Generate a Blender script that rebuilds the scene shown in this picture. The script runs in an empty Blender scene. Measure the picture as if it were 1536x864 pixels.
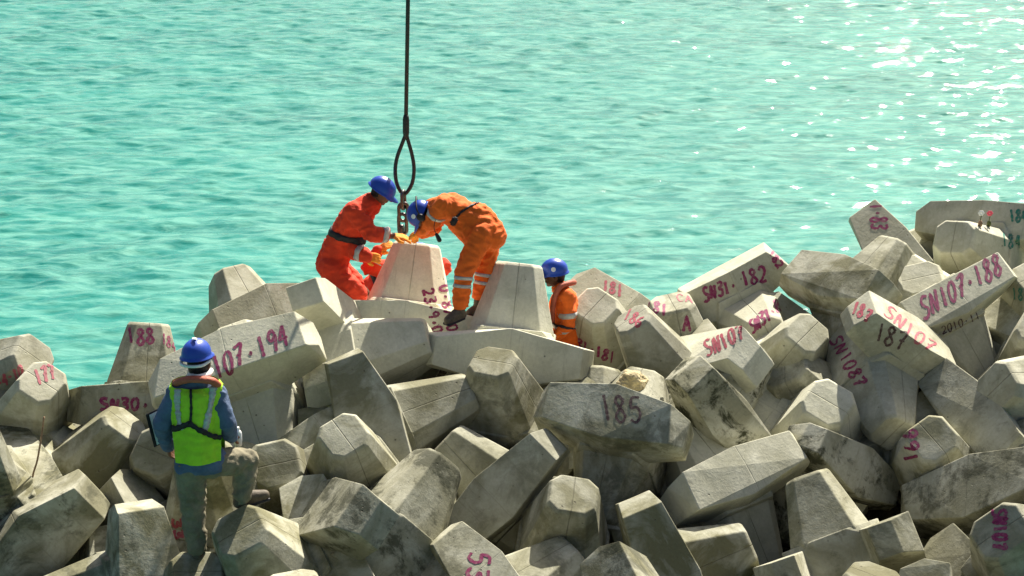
import bpy, bmesh, math, random
import numpy as np
from mathutils import Vector, Matrix, noise
from mathutils.bvhtree import BVHTree
random.seed(7); rng = np.random.default_rng(7)
R = math.radians
C = bpy.context.scene.collection
scene = bpy.context.scene

# ------------------------------------------------------------------ camera
F = 2866.0; CX, CY = 768.0, 432.0; HC = 8.6; PITCH = 20.0
camd = bpy.data.cameras.new('camera'); cam = bpy.data.objects.new('camera', camd); C.objects.link(cam)
cam.location = (0, 0, HC); cam.rotation_euler = (R(90-PITCH), 0, 0)
camd.sensor_width = 36.0; camd.lens = 36.0*F/1536.0; camd.clip_end = 3000
scene.camera = cam
CR = Matrix.Rotation(R(90-PITCH), 3, 'X')
CL = Vector((0, 0, HC))
def W(px, py, d):
    """photograph pixel and distance along the view -> point of the place"""
    return CL + CR @ Vector(((px-CX)/F*d, -(py-CY)/F*d, -d))
def ray(px, py): return (W(px, py, 1.0)-CL).normalized()

# ------------------------------------------------------------------ materials
def new_mat(name):
    m = bpy.data.materials.new(name); m.use_nodes = True
    nt = m.node_tree; b = nt.nodes['Principled BSDF']
    return m, nt, b
def N(nt, t, **k):
    n = nt.nodes.new(t)
    for a, v in k.items(): setattr(n, a, v)
    return n
def ramp(nt, src, stops):
    r = N(nt, 'ShaderNodeValToRGB'); nt.links.new(src, r.inputs[0])
    e = r.color_ramp.elements
    while len(e) < len(stops): e.new(0.5)
    for i, (p, c) in enumerate(stops):
        e[i].position = p; e[i].color = (c, c, c, 1) if isinstance(c, (int, float)) else (*c, 1)
    return r.outputs[0]
def tex(nt, vec, scale, detail=6, rough=0.6, dist=0.0):
    n = N(nt, 'ShaderNodeTexNoise'); n.inputs['Scale'].default_value = scale; n.inputs['Detail'].default_value = detail
    n.inputs['Roughness'].default_value = rough; n.inputs['Distortion'].default_value = dist
    nt.links.new(vec, n.inputs['Vector']); return n.outputs[0]
def mixc(nt, f, a, b, mode='MIX'):
    m = N(nt, 'ShaderNodeMix', data_type='RGBA', blend_type=mode)
    for i, v in ((0, f), (6, a), (7, b)):
        if isinstance(v, (int, float)): m.inputs[i].default_value = v
        elif isinstance(v, tuple): m.inputs[i].default_value = (*v, 1)
        else: nt.links.new(v, m.inputs[i])
    return m.outputs[2]
def math_(nt, op, a, b=None, c=None):
    m = N(nt, 'ShaderNodeMath', operation=op)
    for i, v in enumerate((a, b, c)):
        if v is None: continue
        if isinstance(v, (int, float)): m.inputs[i].default_value = v
        else: nt.links.new(v, m.inputs[i])
    return m.outputs[0]
def bump(nt, h, dist, strength=1.0, nrm=None):
    b = N(nt, 'ShaderNodeBump'); b.inputs['Distance'].default_value = dist; b.inputs['Strength'].default_value = strength
    nt.links.new(h, b.inputs['Height'])
    if nrm is not None: nt.links.new(nrm, b.inputs['Normal'])
    return b.outputs[0]

def concrete():
    m, nt, b = new_mat('cast_concrete')
    oi = N(nt, 'ShaderNodeObjectInfo'); tc = N(nt, 'ShaderNodeTexCoord')
    # shift the pattern for every block
    add = N(nt, 'ShaderNodeVectorMath', operation='ADD'); sc = N(nt, 'ShaderNodeVectorMath', operation='SCALE')
    comb = N(nt, 'ShaderNodeCombineXYZ')
    for i in range(3): nt.links.new(math_(nt, 'MULTIPLY', oi.outputs['Random'], 37.0+i*11), comb.inputs[i])
    nt.links.new(tc.outputs['Object'], add.inputs[0]); nt.links.new(comb.outputs[0], add.inputs[1])
    v = add.outputs[0]
    sep = N(nt, 'ShaderNodeSeparateColor'); nt.links.new(oi.outputs['Color'], sep.inputs[0])
    stain, tone, algae = sep.outputs[0], sep.outputs[1], sep.outputs[2]
    big = tex(nt, v, 1.3, 5, 0.55, 0.3); mid = tex(nt, v, 4.5, 8, 0.68, 0.5); fine = tex(nt, v, 38, 4, 0.7)
    base = mixc(nt, ramp(nt, big, [(0.35, 0.0), (0.68, 1.0)]), (0.56, 0.55, 0.43), (0.36, 0.355, 0.26))
    base = mixc(nt, ramp(nt, mid, [(0.38, 0.0), (0.7, 0.6)]), base, (0.65, 0.64, 0.52))
    # brown form-oil and rust-coloured film
    br = math_(nt, 'MULTIPLY', ramp(nt, tex(nt, v, 2.1, 7, 0.62, 0.8), [(0.40, 0.0), (0.58, 1.0)]), stain)
    base = mixc(nt, br, base, (0.21, 0.20, 0.11))
    # dark green-black growth
    al = math_(nt, 'MULTIPLY', ramp(nt, tex(nt, v, 3.0, 9, 0.72, 0.4), [(0.49, 0.0), (0.58, 1.0)]), algae)
    base = mixc(nt, al, base, (0.055, 0.058, 0.032))
    # scratches, long streaks
    mp = N(nt, 'ShaderNodeMapping'); nt.links.new(v, mp.inputs[0]); mp.inputs['Scale'].default_value = (14, 1.2, 3)
    mp.inputs['Rotation'].default_value = (0.3, 0.5, 0.9)
    st = ramp(nt, tex(nt, mp.outputs[0], 1.6, 8, 0.75), [(0.56, 0.0), (0.70, 0.5)])
    base = mixc(nt, math_(nt, 'MULTIPLY', st, 0.8), base, (0.17, 0.16, 0.11))
    # blowholes
    vo = N(nt, 'ShaderNodeTexVoronoi'); vo.inputs['Scale'].default_value = 9.0; nt.links.new(v, vo.inputs['Vector'])
    hole = ramp(nt, vo.outputs['Distance'], [(0.05, 1.0), (0.085, 0.0)])
    gate = ramp(nt, tex(nt, v, 2.7, 2), [(0.44, 0.0), (0.56, 1.0)])
    hole = math_(nt, 'MULTIPLY', hole, gate)
    base = mixc(nt, math_(nt, 'MULTIPLY', hole, 0.75), base, (0.12, 0.11, 0.08))
    # seam of the two mould halves (plane x = 0 of the block)
    sx = N(nt, 'ShaderNodeSeparateXYZ'); nt.links.new(tc.outputs['Object'], sx.inputs[0])
    ax = math_(nt, 'ABSOLUTE', math_(nt, 'ADD', sx.outputs[0], math_(nt, 'MULTIPLY', math_(nt, 'SUBTRACT', mid, 0.5), 0.006)))
    seam = ramp(nt, math_(nt, 'MULTIPLY', ax, 10), [(0.02, 1.0), (0.06, 0.0)])
    ay = ramp(nt, math_(nt, 'ABSOLUTE', sx.outputs[1]), [(0.24, 0.28), (0.34, 1.0)])
    seam = math_(nt, 'MULTIPLY', seam, math_(nt, 'MULTIPLY', ay, ramp(nt, mid, [(0.3, 0.35), (0.6, 1.0)])))
    base = mixc(nt, math_(nt, 'MULTIPLY', seam, 0.55), base, (0.13, 0.12, 0.08))
    base = mixc(nt, 0.35, base, mixc(nt, 1.0, base, ramp(nt, fine, [(0.3, 0.72), (0.7, 1.2)]), 'MULTIPLY'))
    tn = N(nt, 'ShaderNodeCombineColor')
    for i in range(3): nt.links.new(tone, tn.inputs[i])
    base = mixc(nt, 1.0, base, tn.outputs[0], 'MULTIPLY')
    nt.links.new(base, b.inputs['Base Color'])
    b.inputs['Roughness'].default_value = 0.88; b.inputs['Specular IOR Level'].default_value = 0.25
    h = math_(nt, 'ADD', math_(nt, 'MULTIPLY', mid, 0.5), math_(nt, 'MULTIPLY', fine, 0.22))
    h = math_(nt, 'SUBTRACT', h, math_(nt, 'MULTIPLY', hole, 0.6))
    h = math_(nt, 'SUBTRACT', h, math_(nt, 'MULTIPLY', seam, 0.5))
    nt.links.new(bump(nt, h, 0.022, 0.6), b.inputs['Normal'])
    return m
def plain(name, col, rough=0.7, scale=0, amt=0.25, metal=0.0, bmp=0.0, bscale=60, spec=0.4):
    m, nt, b = new_mat(name); b.inputs['Roughness'].default_value = rough; b.inputs['Metallic'].default_value = metal
    b.inputs['Specular IOR Level'].default_value = spec
    tc = N(nt, 'ShaderNodeTexCoord')
    n = tex(nt, tc.outputs['Object'], scale or 14, 5, 0.65)
    dark = tuple(c*(1-amt) for c in col); lite = tuple(min(1, c*(1+amt*0.6)) for c in col)
    nt.links.new(mixc(nt, ramp(nt, n, [(0.35, 0.0), (0.65, 1.0)]), dark, lite), b.inputs['Base Color'])
    if bmp:
        n2 = tex(nt, tc.outputs['Object'], bscale, 4, 0.6)
        nt.links.new(bump(nt, n2, bmp), b.inputs['Normal'])
    return m
def paint_mat(name, col):
    m, nt, b = new_mat(name); b.inputs['Roughness'].default_value = 0.65
    tc = N(nt, 'ShaderNodeTexCoord')
    n = tex(nt, tc.outputs['Object'], 30, 6, 0.75)
    nt.links.new(mixc(nt, ramp(nt, n, [(0.46, 0.0), (0.76, 0.7)]), col, (0.36, 0.27, 0.24)), b.inputs['Base Color'])
    return m
M = dict(
    concrete=concrete(),
    paint=paint_mat('magenta_spray_paint', (0.21, 0.006, 0.075)),
    paint_pale=paint_mat('faded_red_paint', (0.38, 0.06, 0.09)),
    paint_green=paint_mat('green_spray_paint', (0.01, 0.17, 0.12)),
    paint_dark=paint_mat('dark_paint', (0.05, 0.02, 0.02)),
    orange=plain('orange_coverall_cloth', (0.78, 0.135, 0.012), 0.85, 7, 0.18, bmp=0.012, bscale=16),
    red_orange=plain('red_orange_coverall_cloth', (0.66, 0.045, 0.012), 0.85, 7, 0.18, bmp=0.012, bscale=16),
    reflect=plain('reflective_tape', (0.42, 0.43, 0.42), 0.35, 40, 0.2, spec=0.8),
    lime=plain('lime_safety_vest', (0.36, 0.66, 0.02), 0.7, 10, 0.12, bmp=0.01, bscale=18),
    black=plain('black_webbing', (0.012, 0.012, 0.016), 0.6, 20, 0.3),
    collar=plain('rust_red_life_collar', (0.42, 0.10, 0.055), 0.65, 12, 0.2, bmp=0.006, bscale=30),
    shirt=plain('blue_grey_shirt', (0.085, 0.125, 0.215), 0.9, 8, 0.25, bmp=0.012, bscale=16),
    khaki=plain('grey_khaki_trousers', (0.20, 0.18, 0.12), 0.9, 8, 0.3, bmp=0.014, bscale=14),
    boot=plain('worn_boot_leather', (0.10, 0.08, 0.055), 0.7, 20, 0.35, bmp=0.004, bscale=40),
    boot_tan=plain('brown_boot_leather', (0.14, 0.085, 0.035), 0.7, 20, 0.35, bmp=0.004, bscale=40),
    helmet=plain('blue_helmet_plastic', (0.012, 0.06, 0.40), 0.38, 6, 0.08, spec=0.5),
    white=plain('white_plastic', (0.78, 0.78, 0.76), 0.5, 20, 0.1),
    skin=plain('brown_skin', (0.13, 0.055, 0.028), 0.55, 18, 0.15, bmp=0.002, bscale=80),
    hair=plain('black_hair', (0.01, 0.008, 0.007), 0.6, 60, 0.4, bmp=0.005, bscale=120),
    glove=plain('orange_work_glove', (0.85, 0.30, 0.03), 0.8, 25, 0.25, bmp=0.004, bscale=70),
    rope=plain('black_wire_rope', (0.022, 0.022, 0.02), 0.5, 60, 0.4, bmp=0.004, bscale=150),
    steel=plain('weathered_steel', (0.11, 0.105, 0.10), 0.42, 25, 0.4, metal=0.75, bmp=0.002, bscale=80),
    rust=plain('rusty_bar', (0.30, 0.19, 0.11), 0.8, 40, 0.35),
    rock=plain('yellow_rubble_stone', (0.47, 0.39, 0.22), 0.9, 9, 0.45, bmp=0.03, bscale=9),
    core=plain('shade_dark_rubble_core', (0.05, 0.043, 0.03), 0.95, 3, 0.6, bmp=0.1, bscale=5),  # near black: shade of the gaps between blocks put into the rubble colour
    pink=plain('pink_petals', (0.8, 0.10, 0.16), 0.6, 40, 0.2),
    leaf=plain('olive_leaves', (0.10, 0.12, 0.03), 0.7, 30, 0.3),
    paper=plain('white_paper', (0.62, 0.64, 0.66), 0.6, 30, 0.06),
)

# ------------------------------------------------------------------ object helpers
def obj(name, mesh, mat=None, parent=None):
    if mat is not None:
        mesh.materials.clear(); mesh.materials.append(mat)
    o = bpy.data.objects.new(name, mesh); C.objects.link(o)
    if parent is not None: o.parent = parent
    return o
def tag(o, label=None, cat=None, group=None, kind=None):
    if label: o['label'] = label
    if cat: o['category'] = cat
    if group: o['group'] = group
    if kind: o['kind'] = kind
    return o
def from_bm(name, bm, smooth=False):
    me = bpy.data.meshes.new(name); bm.normal_update(); bm.to_mesh(me); bm.free()
    if smooth: me.polygons.foreach_set('use_smooth', [True]*len(me.polygons))
    return me
def evaluated(me, mods):
    t = bpy.data.objects.new('tmp', me); C.objects.link(t)
    for ty, kw in mods:
        md = t.modifiers.new('m', ty)
        for k, v in kw.items(): setattr(md, k, v)
    dg = bpy.context.evaluated_depsgraph_get()
    out = bpy.data.meshes.new_from_object(t.evaluated_get(dg))
    bpy.data.objects.remove(t); return out
def tube_bm(bm, pts, rad, seg=10, closed=False, cap=True):
    pts = [Vector(p) for p in pts]; n = len(pts); rings = []
    rr = rad if isinstance(rad, (list, tuple)) else [rad]*n
    up = None
    for i, p in enumerate(pts):
        a = pts[(i-1) % n] if (closed or i > 0) else p; b = pts[(i+1) % n] if (closed or i < n-1) else p
        t = (b-a).normalized()
        if up is None:
            up = t.orthogonal().normalized()
        up = (up - t*up.dot(t)).normalized(); s = t.cross(up)
        rings.append([bm.verts.new(p + (up*math.cos(2*math.pi*k/seg)+s*math.sin(2*math.pi*k/seg))*rr[i]) for k in range(seg)])
    for i in range(n if closed else n-1):
        A, B = rings[i], rings[(i+1) % n]
        if closed and i == n-1:   # find best twist
            best = min(range(seg), key=lambda q: (A[0].co-B[q].co).length); B = B[best:]+B[:best]
        for k in range(seg): bm.faces.new((A[k], A[(k+1) % seg], B[(k+1) % seg], B[k]))
    if cap and not closed:
        bm.faces.new(rings[0][::-1]); bm.faces.new(rings[-1])
def spline(P, n=10, closed=False):
    P = [Vector(p) for p in P]; out = []; L = len(P)
    for i in range(L if closed else L-1):
        g = (lambda k: P[k % L]) if closed else (lambda k: P[max(0, min(L-1, k))])
        p0, p1, p2, p3 = g(i-1), g(i), g(i+1), g(i+2)
        for j in range(n):
            t = j/n
            out.append(0.5*((2*p1)+(p2-p0)*t+(2*p0-5*p1+4*p2-p3)*t*t+(3*p1-p0-3*p2+p3)*t**3))
    if not closed: out.append(P[-1])
    return out

# ------------------------------------------------------------------ setting: water, sea bed, rubble core
SUN_EL, SUN_AZ = 45.0, 23.0        # azimuth: degrees right of straight ahead
sun_dir = Vector((math.sin(R(SUN_AZ))*math.cos(R(SUN_EL)), math.cos(R(SUN_AZ))*math.cos(R(SUN_EL)), math.sin(R(SUN_EL))))
def water_mat():
    m, nt, b = new_mat('turquoise_sea_water')
    tc = N(nt, 'ShaderNodeTexCoord'); g = tc.outputs['Object']
    mp = N(nt, 'ShaderNodeMapping'); nt.links.new(g, mp.inputs[0]); mp.inputs['Scale'].default_value = (0.42, 1.35, 1); mp.inputs['Rotation'].default_value = (0, 0, R(8))
    n1 = tex(nt, mp.outputs[0], 0.5, 5, 0.6, 0.3); n2 = tex(nt, mp.outputs[0], 3.4, 6, 0.68, 0.5)
    col = mixc(nt, ramp(nt, n1, [(0.35, 0.0), (0.68, 1.0)]), WCOL[0], WCOL[1])
    col = mixc(nt, ramp(nt, n2, [(0.42, 0.0), (0.62, 0.8)]), col, WCOL[2])  # pale ripples: wave shading and reflection put into the colour
    nt.links.new(col, b.inputs['Base Color'])
    b.inputs['Roughness'].default_value = 0.035; b.inputs['IOR'].default_value = 1.33
    b.inputs['Specular IOR Level'].default_value = 0.5
    h1 = tex(nt, mp.outputs[0], 6.5, 4, 0.55, 0.2); h2 = tex(nt, mp.outputs[0], 30.0, 3, 0.6, 0.2)
    n = bump(nt, h1, 0.022, 0.7); n = bump(nt, h2, 0.002, 0.3, n)
    nt.links.new(n, b.inputs['Normal'])
    return m
WCOL = ((0.005, 0.145, 0.125), (0.020, 0.22, 0.182), (0.125, 0.36, 0.288))  # last tone is the painted ripple reflection
wm = water_mat()
def water():
    # one sheet: fine, wave-shaped rows where it is looked at, growing coarse towards the horizon
    xs = np.concatenate([-np.geomspace(1500, 13, 22)[:-1], np.arange(-13, 13.01, 0.036), np.geomspace(13, 1500, 22)[1:]])
    ys = np.concatenate([[-300, -60, -10, 5, 10, 16], np.arange(18, 46.01, 0.040), np.geomspace(46.3, 2500, 30)])
    X, Y = np.meshgrid(xs, ys); Z = np.zeros_like(X)
    r2 = np.random.default_rng(3)
    for k in range(110):
        lam = 10**r2.uniform(-0.82, 0.12); th = r2.normal(0, 0.55)+math.pi*0.52
        kk = 2*math.pi/lam; amp = 0.0041*lam**0.85*r2.uniform(0.5, 1.3)
        ph = (X*math.cos(th)+Y*math.sin(th))*kk + r2.uniform(0, 6.28) + 0.6*np.sin(X*0.31*r2.uniform(.5,1.5)+Y*0.23)
        s = np.sin(ph); Z += amp*(1-np.abs(np.sin(ph/2+0.4)))*1.4 if k % 3 == 0 else amp*s
    # scattered steep little crests: the ones that flash in the sun
    dx, dy = 0.036, 0.040; ix0 = int(np.searchsorted(xs, -13+1e-6)); iy0 = int(np.searchsorted(ys, 18-1e-6))
    for k in range(0):
        cx, cy = r2.uniform(-12.4, 12.4), r2.uniform(18.6, 45.2)
        sx, sy = r2.uniform(.10, .17), r2.uniform(.065, .10); h = sy*r2.uniform(.25, 1.05)
        i0, i1 = iy0+int((cy-18-.36)/dy), iy0+int((cy-18+.36)/dy); j0, j1 = ix0+int((cx+13-.55)/dx), ix0+int((cx+13+.55)/dx)
        i0, j0 = max(i0, 0), max(j0, 0); rot = r2.normal(0, .35)
        U = X[i0:i1, j0:j1]-cx; V = Y[i0:i1, j0:j1]-cy; U, V = U*math.cos(rot)+V*math.sin(rot), V*math.cos(rot)-U*math.sin(rot)
        Z[i0:i1, j0:j1] += h*np.exp(-(U/sx)**2/2-(V/sy)**2/2)
    fx = np.clip((13-np.abs(X))/1, 0, 1); fy = np.clip((Y-18)/2, 0, 1)*np.clip((46-Y)/2, 0, 1)
    Z = (Z-Z.mean())*fx*fy
    nx, ny = len(xs), len(ys)
    me = bpy.data.meshes.new('sea'); me.vertices.add(nx*ny)
    me.vertices.foreach_set('co', np.stack([X, Y, Z], -1).ravel())
    i = (np.arange(ny-1)[:, None]*nx+np.arange(nx-1)[None, :]).ravel()
    q = np.stack([i, i+1, i+1+nx, i+nx], -1).ravel()
    me.loops.add(len(q)); me.loops.foreach_set('vertex_index', q)
    me.polygons.add(len(i)); me.polygons.foreach_set('loop_start', np.arange(0, len(q), 4)); me.polygons.foreach_set('loop_total', np.full(len(i), 4))
    me.update(); me.validate(); me.polygons.foreach_set('use_smooth', [True]*len(i))
    return tag(obj('sea_water', me, wm), kind='structure')
water()
def depth_at(py): return 18.2-(py-380)*0.0066
def core():
    bm = bmesh.new(); rows = []
    prof = []
    for py in (1500, 1200, 1000, 864, 740, 620, 520, 470):
        p = W(768, py, depth_at(py)+1.15); prof.append((p.y, p.z))
    y1, z1 = prof[-1]; prof += [(y1+0.5, z1-0.5), (y1+1.2, z1-1.4), (y1+3.0, -1.0), (y1+5.5, -2.5)]
    xs = np.arange(-9, 9.01, 0.22); P2 = []
    for a, b_ in zip(prof[:-1], prof[1:]):
        n = max(2, int(math.hypot(b_[0]-a[0], b_[1]-a[1])/0.22))
        P2 += [(a[0]+(b_[0]-a[0])*k/n, a[1]+(b_[1]-a[1])*k/n) for k in range(n)]
    P2.append(prof[-1])
    for (y, z) in P2:
        row = []
        for x in xs:
            v = Vector((x, y, z)); d = noise.noise(v*1.7)*0.22+noise.noise(v*4.1)*0.10 + 0.10*x*(1 if z > 0.5 else 0)*0.6 - 1.3*max(0, min(1, (-2.6-x)/1.2))*max(0, min(1, (y-15.2)/0.8))
            row.append(bm.verts.new((x, y, z+d-0.15)))
        rows.append(row)
    for A, B in zip(rows[:-1], rows[1:]):
        for k in range(len(A)-1): bm.faces.new((A[k], A[k+1], B[k+1], B[k]))
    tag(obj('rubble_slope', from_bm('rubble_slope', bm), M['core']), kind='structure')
core()

# ------------------------------------------------------------------ armour blocks
HB = 1.45
def base_pts():
    V = {}
    for b in (1, -1):
        for c in (1, -1):
            V['C', 0, b, c] = Vector((0, .18*b, .475*c)); V['D', 0, b, c] = Vector((0, .18*b, .165*c))
            for a in (1, -1):
                V['A', a, b, c] = Vector((.40*a, .125*b, .475*c)); V['E', a, b, c] = Vector((.48*a, .10*b, .36*c))
                V['F', a, b, c] = Vector((.48*a, .10*b, .22*c)); V['G', a, b, c] = Vector((.20*a, .15*b, .165*c))
    return V
def hull(bm, pts):
    b2 = bmesh.new(); vs = [b2.verts.new(p) for p in pts]
    r = bmesh.ops.convex_hull(b2, input=vs)
    bmesh.ops.delete(b2, geom=[v for v in b2.verts if not v.link_faces], context='VERTS')
    bmesh.ops.dissolve_limit(b2, angle_limit=R(4), verts=b2.verts, edges=b2.edges)
    me = bpy.data.meshes.new('h'); b2.to_mesh(me); b2.free(); bm.from_mesh(me); bpy.data.meshes.remove(me)
def block_mesh(S, deform, seed):
    V = base_pts(); r = random.Random(seed)
    for k in V: V[k] = V[k]*HB
    for k in V:
        V[k] = Vector((V[k].x*S[0], V[k].y*S[1], V[k].z*S[2]))
    for k, d in deform.items(): V[k] = V[k]+Vector(d)
    bm = bmesh.new()
    for c in (1, -1):
        hull(bm, [v for k, v in V.items() if k[3] == c])
    def s(x, y, z): return Vector((x*S[0], y*S[1], z*S[2]))*HB
    for b in (1, -1):
        pts = []
        for (y, h, ch) in ((.59, .124, .052), (.572, .138, .055), (.17, .245, .085), (-.02, .25, .085)):
            for a in (1, -1):
                for c in (1, -1): pts += [s(h*a, y*b, (h-ch)*c), s((h-ch)*a, y*b, h*c)]
        hull(bm, pts)
    pts = []
    for a in (1, -1):
        for b in (1, -1):
            for c in (1, -1): pts += [s(.26*a, .175*b, .10*c), s(.17*a, .182*b, .30*c), s(.245*a, .10*b, .22*c)]
    hull(bm, pts)
    me = from_bm('block', bm)
    me = evaluated(me, [('BEVEL', dict(width=0.008, segments=2, limit_method='ANGLE', angle_limit=R(12)))])
    # subdivide long faces and chip the edges a little
    bm = bmesh.new(); bm.from_mesh(me); bpy.data.meshes.remove(me)
    for v in bm.verts:
        p = v.co*6+Vector((seed*3.1, 0, 0)); q = noise.noise(p)
        v.co += Vector((noise.noise(p*1.3), noise.noise(p*1.3+Vector((9, 0, 0))), noise.noise(p*1.3+Vector((0, 9, 0)))))*0.005
    bmesh.ops.triangulate(bm, faces=[f for f in bm.faces if len(f.verts) > 3])
    return from_bm('block', bm)
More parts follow.
